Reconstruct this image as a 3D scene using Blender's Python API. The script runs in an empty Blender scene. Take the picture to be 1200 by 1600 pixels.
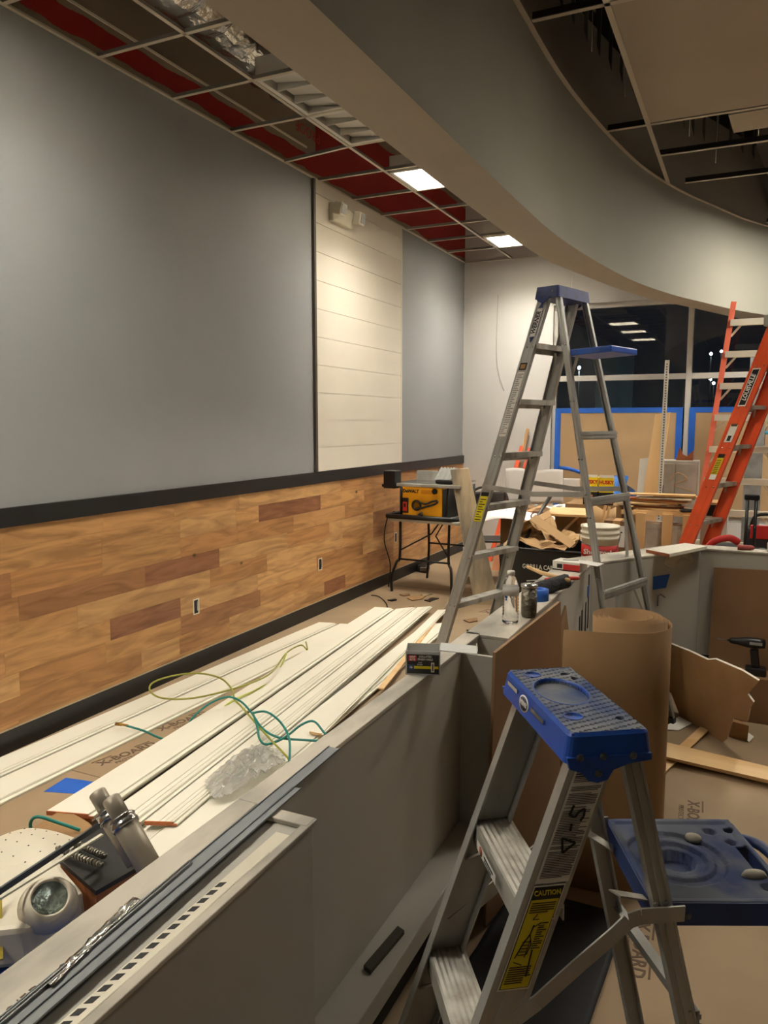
import bpy, math, random
from mathutils import Vector, Matrix, Euler, noise
random.seed(7)
S = bpy.context.scene
COL = S.collection

# ------------------------------------------------------------------ camera, world, exposure
cd = bpy.data.cameras.new('camera'); cam = bpy.data.objects.new('camera', cd); COL.objects.link(cam)
cd.sensor_fit = 'VERTICAL'; cd.sensor_height = 36; cd.lens = 27; cd.clip_start = .02; cd.clip_end = 200
cam.location = (0, 0, 1.70)
cam.rotation_euler = (math.radians(90 - 6.654), 0, math.radians(25.335))
S.camera = cam
S.view_settings.view_transform = 'Standard'; S.view_settings.look = 'None'
S.view_settings.gamma = 1; S.view_settings.use_curve_mapping = False
S.view_settings.exposure = 0.85
W = bpy.data.worlds.new('night'); S.world = W; W.use_nodes = True
W.node_tree.nodes['Background'].inputs[0].default_value = (.10, .13, .18, 1)
W.node_tree.nodes['Background'].inputs[1].default_value = .03
LEFT_TROFFER = 40.0      # radiance of the ceiling panels
MAIN_TROFFER = 42.0
SIDE_TROFFER = 17.0
FAR_TROFFER = 62.0
LAMP_COLOR = (1.0, .925, .80)

# ------------------------------------------------------------------ materials
def lin(c):
    return tuple(((v/255)/12.92 if v/255 <= .04045 else ((v/255+.055)/1.055)**2.4) for v in c)
_M = {}
def mat(name, rgb, rough=.6, metal=0, var=.0, scale=6, bump=0, bscale=None, rgb2=None, stretch=None, emit=None, trans=0, ior=1.45, spec=.5, detail=4):
    if name in _M: return _M[name]
    m = bpy.data.materials.new(name); m.use_nodes = True; nt = m.node_tree; b = nt.nodes['Principled BSDF']
    c = lin(rgb); b.inputs['Base Color'].default_value = (*c, 1)
    b.inputs['Roughness'].default_value = rough; b.inputs['Metallic'].default_value = metal
    b.inputs['Specular IOR Level'].default_value = spec
    if trans: b.inputs['Transmission Weight'].default_value = trans; b.inputs['IOR'].default_value = ior
    if emit: b.inputs['Emission Color'].default_value = (*emit[0], 1); b.inputs['Emission Strength'].default_value = emit[1]
    if var or rgb2 or bump:
        tc = nt.nodes.new('ShaderNodeTexCoord'); mp = nt.nodes.new('ShaderNodeMapping'); nt.links.new(tc.outputs['Object'], mp.inputs[0])
        if stretch: mp.inputs['Scale'].default_value = stretch
        n = nt.nodes.new('ShaderNodeTexNoise'); n.inputs['Scale'].default_value = scale; n.inputs['Detail'].default_value = detail
        nt.links.new(mp.outputs[0], n.inputs['Vector'])
        if var or rgb2:
            r = nt.nodes.new('ShaderNodeValToRGB'); nt.links.new(n.outputs[0], r.inputs[0])
            if rgb2:
                c2 = lin(rgb2); r.color_ramp.elements[0].position = .42; r.color_ramp.elements[1].position = .62
                r.color_ramp.elements[0].color = (*c, 1); r.color_ramp.elements[1].color = (*c2, 1)
            else:
                r.color_ramp.elements[0].position = .3; r.color_ramp.elements[1].position = .7
                r.color_ramp.elements[0].color = (*[v*(1-var) for v in c], 1); r.color_ramp.elements[1].color = (*[min(1, v*(1+var)) for v in c], 1)
            nt.links.new(r.outputs[0], b.inputs['Base Color'])
        if bump:
            n2 = nt.nodes.new('ShaderNodeTexNoise'); n2.inputs['Scale'].default_value = bscale or scale*4; nt.links.new(mp.outputs[0], n2.inputs['Vector'])
            bp = nt.nodes.new('ShaderNodeBump'); bp.inputs['Strength'].default_value = bump; bp.inputs['Distance'].default_value = .01
            nt.links.new(n2.outputs[0], bp.inputs['Height']); nt.links.new(bp.outputs[0], b.inputs['Normal'])
    _M[name] = m; return m

GREYWALL = mat('grey_wall_paint', (150, 153, 155), .5, var=.03, scale=2)
BACKWALL = mat('white_wall_paint', (205, 203, 200), .7, var=.03, scale=1.5)
SHIP = mat('cream_shiplap_paint', (226, 219, 205), .45, var=.02, scale=3)
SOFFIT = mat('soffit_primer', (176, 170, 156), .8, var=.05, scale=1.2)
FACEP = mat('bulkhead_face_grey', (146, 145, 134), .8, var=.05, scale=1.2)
DRYCEIL = mat('ceiling_drywall', (178, 168, 150), .85, var=.06, scale=1.5)
BLACKTRIM = mat('black_trim_paint', (26, 26, 27), .4, var=.3, scale=5)
HALFWALL = mat('halfwall_primer', (178, 176, 167), .75, var=.05, scale=2.5)
CAPWOOD = mat('dusty_wall_cap', (205, 198, 184), .7, rgb2=(160, 156, 146), scale=9, stretch=(1, .35, 1), bump=.15)
DARKVOID = mat('dark_void', (14, 13, 12), .95)
KRAFT = mat('kraft_floor_board', (156, 134, 106), .8, rgb2=(140, 120, 94), scale=1.1, bump=.08, bscale=5)
CARD = mat('brown_cardboard', (150, 117, 78), .8, var=.08, scale=3, bump=.08)
CARDDK = mat('darker_cardboard', (128, 96, 64), .85, var=.12, scale=3, bump=.08)
ALU = mat('worn_aluminium', (176, 177, 173), .45, .45, rgb2=(160, 157, 150), scale=9, stretch=(1, 1, .3), bump=.05)
ALUDUST = mat('dusty_aluminium', (184, 182, 174), .55, .35, rgb2=(140, 134, 122), scale=10, stretch=(1, 1, .4), bump=.08)
STEEL = mat('dark_galvanised_steel', (96, 100, 104), .35, .85, var=.15, scale=6, stretch=(1, .2, 1))
STEELBRT = mat('bright_steel', (190, 190, 188), .25, 1.0, var=.1)
BLUEP = mat('blue_ladder_plastic', (22, 74, 168), .38, var=.1, scale=5)
BLUEDK = mat('scuffed_blue_plastic', (30, 52, 104), .5, var=.25, scale=12)
DUST = mat('dusty_plastic_top', (118, 122, 130), .85, rgb2=(52, 74, 120), scale=7)
WHITEP = mat('white_plastic', (224, 218, 200), .4, var=.02)
WHITE = mat('white_print', (232, 230, 222), .6)
BLACK = mat('black_print', (12, 12, 12), .6)
BLKPL = mat('black_plastic', (18, 18, 19), .4, var=.2)
BOARD = mat('white_primed_board', (232, 229, 214), .5, var=.02, scale=3)
BOARDG = mat('board_groove_edge', (176, 172, 150), .6)
MDF = mat('cut_mdf_edge', (178, 104, 62), .8, var=.15, scale=20)
PINE = mat('pine_lumber', (226, 190, 138), .6, rgb2=(208, 164, 110), scale=3, stretch=(1, 1, .15), bump=.05)
PINEL = mat('pine_lumber_long', (226, 192, 142), .6, rgb2=(206, 164, 112), scale=5, stretch=(.3, 1, 1), bump=.05)
OLDW = mat('weathered_plank', (176, 158, 128), .8, rgb2=(120, 110, 94), scale=8, stretch=(1, 1, .15), bump=.2)
ORANGE = mat('orange_fibreglass', (222, 84, 38), .45, var=.08, scale=6)
ORANGEL = mat('faded_orange_fibreglass', (226, 112, 84), .55, var=.08, scale=6)
RED = mat('red_print', (190, 34, 30), .5)
REDP = mat('red_tool_plastic', (196, 50, 34), .4)
YEL = mat('yellow_print', (216, 200, 24), .5)
YELT = mat('yellow_tool_body', (240, 170, 20), .4, var=.04)
BTAPE = mat('blue_masking_tape', (24, 92, 190), .6, var=.1)
BTARP = mat('blue_tarp', (16, 52, 120), .55, var=.35, scale=4, bump=.4, bscale=6)
TEAL = mat('teal_hose', (26, 122, 112), .4)
OLIVE = mat('olive_hose', (148, 150, 62), .4)
BRASS = mat('brass', (170, 130, 70), .35, .9)
PAPER = mat('drawing_paper', (232, 230, 228), .7, bump=.15, bscale=3)
CLEAR = mat('clear_plastic', (250, 250, 250), .06, trans=1, ior=1.3)
CLOUDY = mat('cloudy_plastic', (236, 238, 236), .25, trans=.45, ior=1.2)
FOIL = mat('crinkled_foil', (186, 184, 178), .22, 1.0, bump=1.0, bscale=24)
LIGHTW = mat('fixture_enamel', (214, 212, 204), .4)
TEE = mat('ceiling_tee_white', (206, 198, 180), .5)
TEEW = mat('tee_web_grey', (150, 148, 140), .5, .2)
TEEDK = mat('galvanised_tee_web', (90, 92, 94), .4, .7)
DIFF = mat('lit_diffuser_left', (255, 250, 240), .5, emit=(LAMP_COLOR, LEFT_TROFFER))
DIFFF = mat('lit_diffuser_far', (255, 250, 240), .5, emit=(LAMP_COLOR, FAR_TROFFER))
DIFFS = mat('lit_diffuser_side', (255, 250, 240), .5, emit=(LAMP_COLOR, SIDE_TROFFER))
DIFFM = mat('lit_diffuser_main', (255, 250, 240), .5, emit=(LAMP_COLOR, MAIN_TROFFER))
GLASS = mat('window_glass', (235, 240, 240), .0, trans=1, ior=1.5)
WINFRAME = mat('window_frame', (190, 188, 182), .4)
PINK = mat('faded_red_print', (196, 96, 80), .6)
MARK = mat('printed_ink', (96, 76, 58), .8)
DUSTG = mat('concrete_dust', (140, 134, 122), .9, var=.1)

# ------------------------------------------------------------------ helpers
class MB:
    def __init__(s): s.v = []; s.f = []; s.mi = []; s.mats = []; s.cur = 0; s.sm = []
    def m(s, mt):
        if mt not in s.mats: s.mats.append(mt)
        s.cur = s.mats.index(mt); return s
    def add(s, vs, fs, smooth=False):
        o = len(s.v); s.v += [tuple(v) for v in vs]
        for f in fs: s.f.append(tuple(i+o for i in f)); s.mi.append(s.cur); s.sm.append(smooth)
        return s
    def hexa(s, b, t):   # bottom 4 (ccw), top 4
        return s.add(list(b)+list(t), [(3,2,1,0), (4,5,6,7), (0,1,5,4), (1,2,6,5), (2,3,7,6), (3,0,4,7)])
    def box(s, x0, x1, y0, y1, z0, z1):
        return s.hexa([(x0,y0,z0),(x1,y0,z0),(x1,y1,z0),(x0,y1,z0)], [(x0,y0,z1),(x1,y0,z1),(x1,y1,z1),(x0,y1,z1)])
    def obox(s, c, size, rot=(0,0,0)):
        R = Euler(rot).to_matrix(); c = Vector(c); a, b, d = [v/2 for v in size]
        p = lambda x, y, z: tuple(c + R @ Vector((x*a, y*b, z*d)))
        return s.hexa([p(-1,-1,-1),p(1,-1,-1),p(1,1,-1),p(-1,1,-1)], [p(-1,-1,1),p(1,-1,1),p(1,1,1),p(-1,1,1)])
    def bar(s, p, q, w, h, up=(0,0,1), tw=None):   # rectangular bar p->q, width w across, h along up
        p = Vector(p); q = Vector(q); d = (q-p).normalized(); u = Vector(up); sd = d.cross(u)
        if sd.length < 1e-4: sd = d.cross(Vector((0,1,0)))
        sd.normalize(); u = sd.cross(d).normalized(); a = sd*w/2; b = u*h/2
        return s.hexa([p-a-b, p+a-b, p+a+b, p-a+b], [q-a-b, q+a-b, q+a+b, q-a+b])
    def prism(s, pts, off):  # polygon pts (3D) extruded by vector
        n = len(pts); off = Vector(off); P = [Vector(p) for p in pts]
        return s.add([*P, *[p+off for p in P]], [tuple(range(n))[::-1], tuple(range(n, 2*n))] + [(i, (i+1) % n, (i+1) % n+n, i+n) for i in range(n)])
    def tube(s, pts, r, n=8, closed=False, caps=True):
        P = [Vector(p) for p in pts]; R = r if isinstance(r, (list, tuple)) else [r]*len(P)
        vs = []; fs = []; pu = None
        for i, p in enumerate(P):
            a = P[i-1] if (i or closed) else p; b = P[(i+1) % len(P)] if (i < len(P)-1 or closed) else p
            d = (b-a).normalized() if (b-a).length > 1e-9 else Vector((0,0,1))
            if pu is None: u = d.orthogonal().normalized()
            else:
                u = pu - d*pu.dot(d); u = u.normalized() if u.length > 1e-6 else d.orthogonal().normalized()
            pu = u; w = d.cross(u)
            for k in range(n):
                t = 2*math.pi*k/n; vs.append(p + (u*math.cos(t)+w*math.sin(t))*R[i])
        m_ = len(P); rng = m_ if closed else m_-1
        for i in range(rng):
            for k in range(n):
                a = i*n+k; b = i*n+(k+1) % n; c = ((i+1) % m_)*n+(k+1) % n; d = ((i+1) % m_)*n+k
                fs.append((a, b, c, d))
        if caps and not closed: fs.append(tuple(range(n))[::-1]); fs.append(tuple((m_-1)*n+k for k in range(n)))
        return s.add(vs, fs, True)
    def lathe(s, prof, c=(0,0,0), n=24, M=None, caps=True):   # prof [(r,z)]
        vs = []; fs = []
        for r, z in prof:
            for k in range(n):
                t = 2*math.pi*k/n; v = Vector((r*math.cos(t), r*math.sin(t), z))
                if M: v = M @ v
                vs.append(v+Vector(c))
        for i in range(len(prof)-1):
            for k in range(n): fs.append((i*n+k, i*n+(k+1) % n, (i+1)*n+(k+1) % n, (i+1)*n+k))
        if caps and prof[0][0] > 1e-5: fs.append(tuple(range(n))[::-1])
        if caps and prof[-1][0] > 1e-5: fs.append(tuple((len(prof)-1)*n+k for k in range(n)))
        return s.add(vs, fs, True)
    def quad(s, a, b, c, d): return s.add([a, b, c, d], [(0,1,2,3)])
    def field(s, nu, nv, fn, hole=None, smooth=True):
        vs = [fn(i/nu, j/nv) for j in range(nv+1) for i in range(nu+1)]
        fs = [(j*(nu+1)+i, j*(nu+1)+i+1, (j+1)*(nu+1)+i+1, (j+1)*(nu+1)+i) for j in range(nv) for i in range(nu) if not (hole and hole((i+.5)/nu, (j+.5)/nv))]
        return s.add(vs, fs, smooth)
    def build(s, name, parent=None, M=None, bevel=0, solid=0, kind=None):
        me = bpy.data.meshes.new(name); me.from_pydata(s.v, [], s.f)
        for mt in s.mats: me.materials.append(mt)
        me.polygons.foreach_set('material_index', s.mi); me.polygons.foreach_set('use_smooth', s.sm)
        me.update(); me.validate()
        o = bpy.data.objects.new(name, me); COL.objects.link(o)
        if M: me.transform(M)
        if parent is not None: o.parent = parent
        if solid: md = o.modifiers.new('solid', 'SOLIDIFY'); md.thickness = solid; md.offset = 0
        if bevel: md = o.modifiers.new('bevel', 'BEVEL'); md.width = bevel; md.segments = 2; md.limit_method = 'ANGLE'; md.harden_normals = False
        if kind: o['kind'] = kind
        return o
def mb(mt): return MB().m(mt)
def thing(name, label, cat, loc=(0,0,0), rz=0, group=None):
    o = bpy.data.objects.new(name, None); COL.objects.link(o); o.location = loc; o.rotation_euler = (0, 0, rz); o.empty_display_size = .1
    return tag(o, label, cat, group)
def tag(o, label, cat, group=None, kind=None):
    o['label'] = label; o['category'] = cat
    if group: o['group'] = group
    if kind: o['kind'] = kind
    return o
def struct(o, label=None):
    o['kind'] = 'structure'
    if label: o['label'] = label
    return o
def text_mesh(name, s, size, mt, M, parent=None, ext=.0006, bold=.0, space=1.0, sx=1.0):
    cu = bpy.data.curves.new('t', 'FONT'); cu.body = s; cu.size = size; cu.extrude = ext; cu.offset = bold*size
    cu.align_x = 'CENTER'; cu.align_y = 'CENTER'; cu.space_character = space; cu.resolution_u = 2
    t = bpy.data.objects.new('t', cu); COL.objects.link(t)
    bpy.context.view_layer.update()
    me = bpy.data.meshes.new_from_object(t.evaluated_get(bpy.context.evaluated_depsgraph_get()))
    bpy.data.objects.remove(t); me.name = name
    me.transform(M @ Matrix.Diagonal((sx, 1, 1, 1))); me.materials.clear(); me.materials.append(mt)
    o = bpy.data.objects.new(name, me); COL.objects.link(o)
    if parent is not None: o.parent = parent
    return o
def frame(o, x, y):   # matrix with origin o, x axis, y axis
    x = Vector(x).normalized(); y = Vector(y); y = (y-x*y.dot(x)).normalized(); z = x.cross(y)
    return Matrix(((x.x, y.x, z.x, o[0]), (x.y, y.y, z.y, o[1]), (x.z, y.z, z.z, o[2]), (0,0,0,1)))
def spline(pts, k=6):
    P = [Vector(p) for p in pts]; out = []
    for i in range(len(P)-1):
        a = P[max(i-1, 0)]; b = P[i]; c = P[i+1]; d = P[min(i+2, len(P)-1)]
        for j in range(k):
            t = j/k; out.append(.5*((2*b)+(-a+c)*t+(2*a-5*b+4*c-d)*t*t+(-a+3*b-3*c+d)*t**3))
    out.append(P[-1]); return out

ZC = 3.72     # ceiling grid height
XW = -3.4     # left wall
YB = 9.6      # back wall
XR = 4.6; YN = -3.2

# ------------------------------------------------------------------ structure: floor, walls
struct(mb(KRAFT).box(XW-.2, XR+.1, YN-.1, YB+.3, -.1, 0).build('floor'))
struct(mb(GREYWALL).box(XW-.15, XW, YN, YB+.15, 0, ZC+.02).build('wall_left'))
# upper wall above the grid: bare board with red fire paint
def upper_wall():
    m = bpy.data.materials.new('unfinished_upper_wall'); m.use_nodes = True; nt = m.node_tree; b = nt.nodes['Principled BSDF']
    b.inputs['Roughness'].default_value = .8
    tc = nt.nodes.new('ShaderNodeTexCoord'); sp = nt.nodes.new('ShaderNodeSeparateXYZ'); nt.links.new(tc.outputs['Object'], sp.inputs[0])
    n = nt.nodes.new('ShaderNodeTexNoise'); n.inputs['Scale'].default_value = 3; n.inputs['Detail'].default_value = 6; nt.links.new(tc.outputs['Object'], n.inputs['Vector'])
    def math_(op, a, b_, c=None):
        q = nt.nodes.new('ShaderNodeMath'); q.operation = op
        for i, v in enumerate((a, b_, c)):
            if v is None: continue
            if isinstance(v, (int, float)): q.inputs[i].default_value = v
            else: nt.links.new(v, q.inputs[i])
        return q.outputs[0]
    wob = math_('MULTIPLY', math_('SUBTRACT', n.outputs[0], .5), .10)
    z = math_('ADD', sp.outputs[2], wob)
    lo = math_('GREATER_THAN', z, 3.775)
    far = math_('GREATER_THAN', sp.outputs[1], 5.85)
    top = math_('ADD', 3.90, math_('MULTIPLY', far, .5))
    hi = math_('LESS_THAN', z, top)
    fac = math_('MULTIPLY', lo, hi)
    mix = nt.nodes.new('ShaderNodeMix'); mix.data_type = 'RGBA'; nt.links.new(fac, mix.inputs[0])
    mix.inputs[6].default_value = (*lin((142, 130, 112)), 1); mix.inputs[7].default_value = (*lin((150, 26, 22)), 1)
    nt.links.new(mix.outputs[2], b.inputs['Base Color']); return m
struct(mb(upper_wall()).box(XW-.15, XW-.005, YN, YB+.15, ZC+.02, 5.0).build('wall_left_upper'))
struct(mb(WHITEP).box(XW-.004, XW+.004, 2.0, 5.7, 3.935, 3.95).build('trim_5'))
text_mesh('trim_6', 'PROOF', .12, RED, frame((XW+.002, 5.72, 4.07), (0, -1, 0), (0, 0, -1)))['kind'] = 'structure'
struct(mb(BACKWALL).box(XW, -2.24, YB, YB+.15, 0, 5.0).box(-2.24, XR, YB, YB+.15, 3.12, 5.0).box(-2.24, XR, YB, YB+.15, 0, .55).box(3.2, XR, YB, YB+.15, .55, 3.12).build('wall_back'))
struct(mb(BACKWALL).box(XR, XR+.15, YN, YB+.15, 0, 5.0).build('wall_right'))
struct(mb(GREYWALL).box(XW-.15, XR+.15, YN-.15, YN, 0, 5.0).build('wall_near'))
struct(mb(mat('dark_deck', (24, 22, 20), .9, var=.2)).box(XW-.2, XR+.2, YN-.2, YB+.2, 5.0, 5.1).build('ceiling_deck'))
# trims on the left wall
struct(mb(BLACKTRIM).box(XW, XW+.022, YN, YB, 1.17, 1.27).build('trim_1', bevel=.002))
struct(mb(BLACKTRIM).box(XW, XW+.02, YN, YB, 0, .117).build('baseboard_left', bevel=.002))
struct(mb(mat('pale_gap_strip', (196, 182, 156), .7)).box(XW, XW+.012, YN, YB, .117, .125).build('trim_2'))
# wall angles of the grid
struct(mb(TEE).box(XW, XW+.024, YN, YB, ZC, ZC+.004).box(XW, XW+.002, YN, YB, ZC, ZC+.025).box(XW, -1.4, YB-.024, YB, ZC, ZC+.004).build('trim_3'))
# wood wainscot: planks in one surface
def wainscot():
    m = bpy.data.materials.new('rustic_wood_planks'); m.use_nodes = True; nt = m.node_tree; b = nt.nodes['Principled BSDF']; b.inputs['Roughness'].default_value = .5
    at = nt.nodes.new('ShaderNodeVertexColor'); at.layer_name = 'tone'
    tc = nt.nodes.new('ShaderNodeTexCoord'); mp = nt.nodes.new('ShaderNodeMapping'); mp.inputs['Scale'].default_value = (1, 1.3, 9)
    nt.links.new(tc.outputs['Object'], mp.inputs[0])
    ad = nt.nodes.new('ShaderNodeVectorMath'); ad.operation = 'MULTIPLY_ADD'; ad.inputs[1].default_value = (13, 17, 11)
    nt.links.new(at.outputs[0], ad.inputs[0]); nt.links.new(mp.outputs[0], ad.inputs[2])
    n = nt.nodes.new('ShaderNodeTexNoise'); n.inputs['Scale'].default_value = 1.6; n.inputs['Detail'].default_value = 7; n.inputs['Distortion'].default_value = 1.3; nt.links.new(ad.outputs[0], n.inputs['Vector'])
    r = nt.nodes.new('ShaderNodeValToRGB'); e = r.color_ramp.elements; e[0].position = .28; e[0].color = (.56, .50, .44, 1); e[1].position = .62; e[1].color = (1.08, 1.06, 1.0, 1)
    nt.links.new(n.outputs[0], r.inputs[0])
    mx = nt.nodes.new('ShaderNodeMix'); mx.data_type = 'RGBA'; mx.blend_type = 'MULTIPLY'; mx.inputs[0].default_value = 1
    nt.links.new(at.outputs[0], mx.inputs[6]); nt.links.new(r.outputs[0], mx.inputs[7])
    # knots
    v = nt.nodes.new('ShaderNodeTexVoronoi'); v.inputs['Scale'].default_value = 2.6
    mp2 = nt.nodes.new('ShaderNodeMapping'); mp2.inputs['Scale'].default_value = (0, 1, 1.5); nt.links.new(tc.outputs['Object'], mp2.inputs[0]); nt.links.new(mp2.outputs[0], v.inputs['Vector'])
    r2 = nt.nodes.new('ShaderNodeValToRGB'); e = r2.color_ramp.elements; e[0].position = .03; e[0].color = (.12, .08, .05, 1); e[1].position = .075; e[1].color = (1, 1, 1, 1)
    nt.links.new(v.outputs['Distance'], r2.inputs[0])
    mx2 = nt.nodes.new('ShaderNodeMix'); mx2.data_type = 'RGBA'; mx2.blend_type = 'MULTIPLY'; mx2.inputs[0].default_value = 1
    nt.links.new(mx.outputs[2], mx2.inputs[6]); nt.links.new(r2.outputs[0], mx2.inputs[7])
    nt.links.new(mx2.outputs[2], b.inputs['Base Color'])
    rows = [.125, .149, .275, .404, .535, .669, .802, .935, 1.065, 1.17]
    A = (194, 148, 98); B = (183, 135, 88); Cc = (164, 117, 79); Dk = (150, 102, 73); L = (203, 160, 110)
    fixed = {3: [(3.34, 3.97, Dk)], 2: [(3.97, 4.9, Cc), (2.7, 3.3, B)], 1: [(3.95, 4.5, B), (5.9, 6.3, Dk)], 6: [(3.99, 4.63, B), (5.4, 6.3, A), (8.1, 8.8, Cc)],
             5: [(2.72, 3.65, Cc), (3.65, 4.4, Dk), (6.0, 6.9, L)], 4: [(4.29, 5.0, B), (3.1, 4.29, L), (6.9, 7.4, Cc)], 7: [(3.3, 3.99, A), (4.9, 5.85, Dk), (6.7, 7.6, B)], 8: [(4.65, 5.6, L)], 0: [(4.0, 5.0, A)]}
    M_ = MB().m(m); tones = []
    rnd = random.Random(3)
    for i in range(len(rows)-1):
        segs = list(fixed.get(i, [])); y = YN; out = []
        for a, c_, t in sorted(segs)+[(YB, YB+1, A)]:
            while y < a-.01:
                ln = rnd.choice([.62, .9, 1.25]); e_ = min(y+ln, a)
                if a-e_ < .25: e_ = a
                q = rnd.random(); out.append((y, e_, A if q < .5 else (L if q < .72 else (B if q < .92 else Cc)))); y = e_
            if a < YB: out.append((a, c_, t)); y = c_
        for a, c_, t in out:
            c_ = min(c_, YB)
            if c_-a < .01: continue
            M_.box(XW, XW+.012, a+.0006, c_-.0006, rows[i]+.0005, rows[i+1]-.0005)
            k = 1+rnd.uniform(-.06, .06); tones += [tuple(v*k for v in lin(t))]
    o = M_.build('wall_left_planks'); ca = o.data.color_attributes.new('tone', 'FLOAT_COLOR', 'CORNER')
    for p in o.data.polygons:
        t = tones[p.index//6]
        for li in p.loop_indices: ca.data[li].color = (*t, 1)
    return struct(o)
wainscot()
for i, (y, z) in enumerate(((4.13, .44), (5.83, .45), (7.45, .47))):
    o = thing('outlet_box', ['open outlet box in plank wall, nearest the front', 'open outlet box in plank wall left of saw table', 'open outlet box in plank wall under saw table'][i], 'outlet box', (XW+.012, y, z))
    mb(WHITEP).box(0, .003, -.032, .032, -.055, .055).build('plate', o); mb(BLACK).box(.001, .004, -.024, .016, -.046, .046).build('opening', o)
    mb(STEELBRT).box(.003, .005, .004, .02, -.03, .036).build('bracket', o)
# shiplap accent panel
P = MB().m(SHIP); zz = 3.72
for k in range(12):
    z1 = 3.72 - .0 if k == 0 else 3.606-.236*(k-1); z0 = max(3.606-.236*k, 1.272)
    if z1-z0 < .02: break
    P.box(XW, XW+.02, 5.80, 7.56, z0+.003, z1-.001)
P.box(XW, XW+.012, 5.80, 7.56, 1.272, 3.715); P.m(BLACKTRIM)
struct(P.build('wall_left_shiplap'))
struct(mb(mat('bronze_edge_trim', (86, 80, 70), .4)).box(XW, XW+.024, 5.765, 5.797, 1.272, 3.718).build('trim_4'))
struct(mb(WHITEP).box(XW, XW+.022, 7.56, 7.585, 1.272, 3.718).build('trim_7'))
struct(mb(BACKWALL).box(XW, XW+.01, YB-.012, YB, 1.3, 3.7).build('trim_8'))

# ------------------------------------------------------------------ left ceiling grid
CT = [3.43+.61*k for k in range(-5, 11)]
G = MB()
def tee(p, q, droop=0):
    p = Vector(p); q = Vector(q)
    G.m(TEE).bar(p+Vector((0,0,.002)), q+Vector((0,0,.002)), .024, .003); G.m(TEEW).bar(p+Vector((0,0,.015)), q+Vector((0,0,.015)), .003, .026)
tee((-2.78, YN, ZC), (-2.78, YB, ZC)); tee((-2.17, YN, ZC), (-2.17, YB, ZC)); tee((-1.56, YN, ZC), (-1.56, YB, ZC))
for i, y in enumerate(CT):
    if y > YB-.1: continue
    dz = -.035 if abs(y-5.26) < .03 else 0
    tee((XW+(.0 if not dz else .06), y, ZC+dz), (-2.78, y, ZC+dz*.1)); tee((-2.78, y, ZC), (-2.17, y, ZC)); tee((-2.17, y, ZC), (-1.5, y, ZC))
struct(G.build('ceiling_grid_left'), 'white ceiling grid without tiles along left wall')
struct(mb(DRYCEIL).box(XW, -1.2, YN, YB, 4.75, 4.78).build('ceiling_upper_left'))

def troffer(x0, x1, y0, y1, lit, label, group, dm=DIFF, z=ZC, rec=.085):
    o = thing('ceiling_light', label, 'ceiling light', ((x0+x1)/2, (y0+y1)/2, z+.004), 0, group)
    a = (x1-x0)/2; b = (y1-y0)/2
    f = mb(LIGHTW); w = .03; hz = max(.12, rec+.02)
    f.box(-a, a, -b, -b+w, 0, .012).box(-a, a, b-w, b, 0, .012).box(-a, -a+w, -b+w, b-w, 0, .012).box(a-w, a, -b+w, b-w, 0, .012).box(-a, a, -b, b, hz, hz+.01)
    f.box(-a, -a+.004, -b, b, .012, hz).box(a-.004, a, -b, b, .012, hz).box(-a, a, -b, -b+.004, .012, hz).box(-a, a, b-.004, b, .012, hz)
    f.build('housing', o)
    if lit:
        mb(dm).box(-a+.005, a-.005, -b+.005, b-.005, max(rec, .013), max(rec, .013)+.004).build('diffuser', o)
        if rec == .085:
            l = mb(LIGHTW)
            for k in (1, 2, 3): l.box(-a+2*a*k/4-.002, -a+2*a*k/4+.002, -b+.005, b-.005, .006, rec-.002)
            for k in (1, 2): l.box(-a+.005, a-.005, -b+2*b*k/3-.002, -b+2*b*k/3+.002, .007, rec-.003)
            l.build('louver', o)
    else:
        l = mb(LIGHTW)
        for k in range(1, 3): l.box(-a+w, a-w, -b+2*b*k/3-.004, -b+2*b*k/3+.004, .004, .07)
        l.box(-.006, .006, -b+w, b-w, .004, .07)
        for sx in (-1, 1):
            for k in range(3):
                yc = -b+2*b*(k+.5)/3; hy = b/3-.015
                l.quad((sx*.02, yc-hy, .02), (sx*(a-w), yc-hy, .05), (sx*(a-w), yc+hy, .05), (sx*.02, yc+hy, .02))
        l.build('louver', o)
    return o
troffer(-2.765, -2.185, 5.94, 6.51, True, 'lit ceiling panel light, nearer of the two visible', 'lit panel lights', DIFFF)
troffer(-2.765, -2.185, 8.39, 8.96, True, 'lit ceiling panel light nearest the back wall', 'lit panel lights', DIFFF)
troffer(-2.765, -2.185, 4.05, 4.64, False, 'unlit louvered ceiling light beside foil duct', 'unlit louvered lights')
troffer(-2.765, -2.185, 4.66, 5.25, False, 'unlit louvered ceiling light next to missing tile', 'unlit louvered lights')
for y, t in ((2.55, 'lit ceiling panel light beyond upper left of the frame'), (.98, 'lit ceiling panel light above the boards, out of frame'), (-.85, 'lit ceiling panel light behind the camera')):
    troffer(-2.765, -2.185, y-.285, y+.285, True, t, 'lit panel lights')
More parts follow.
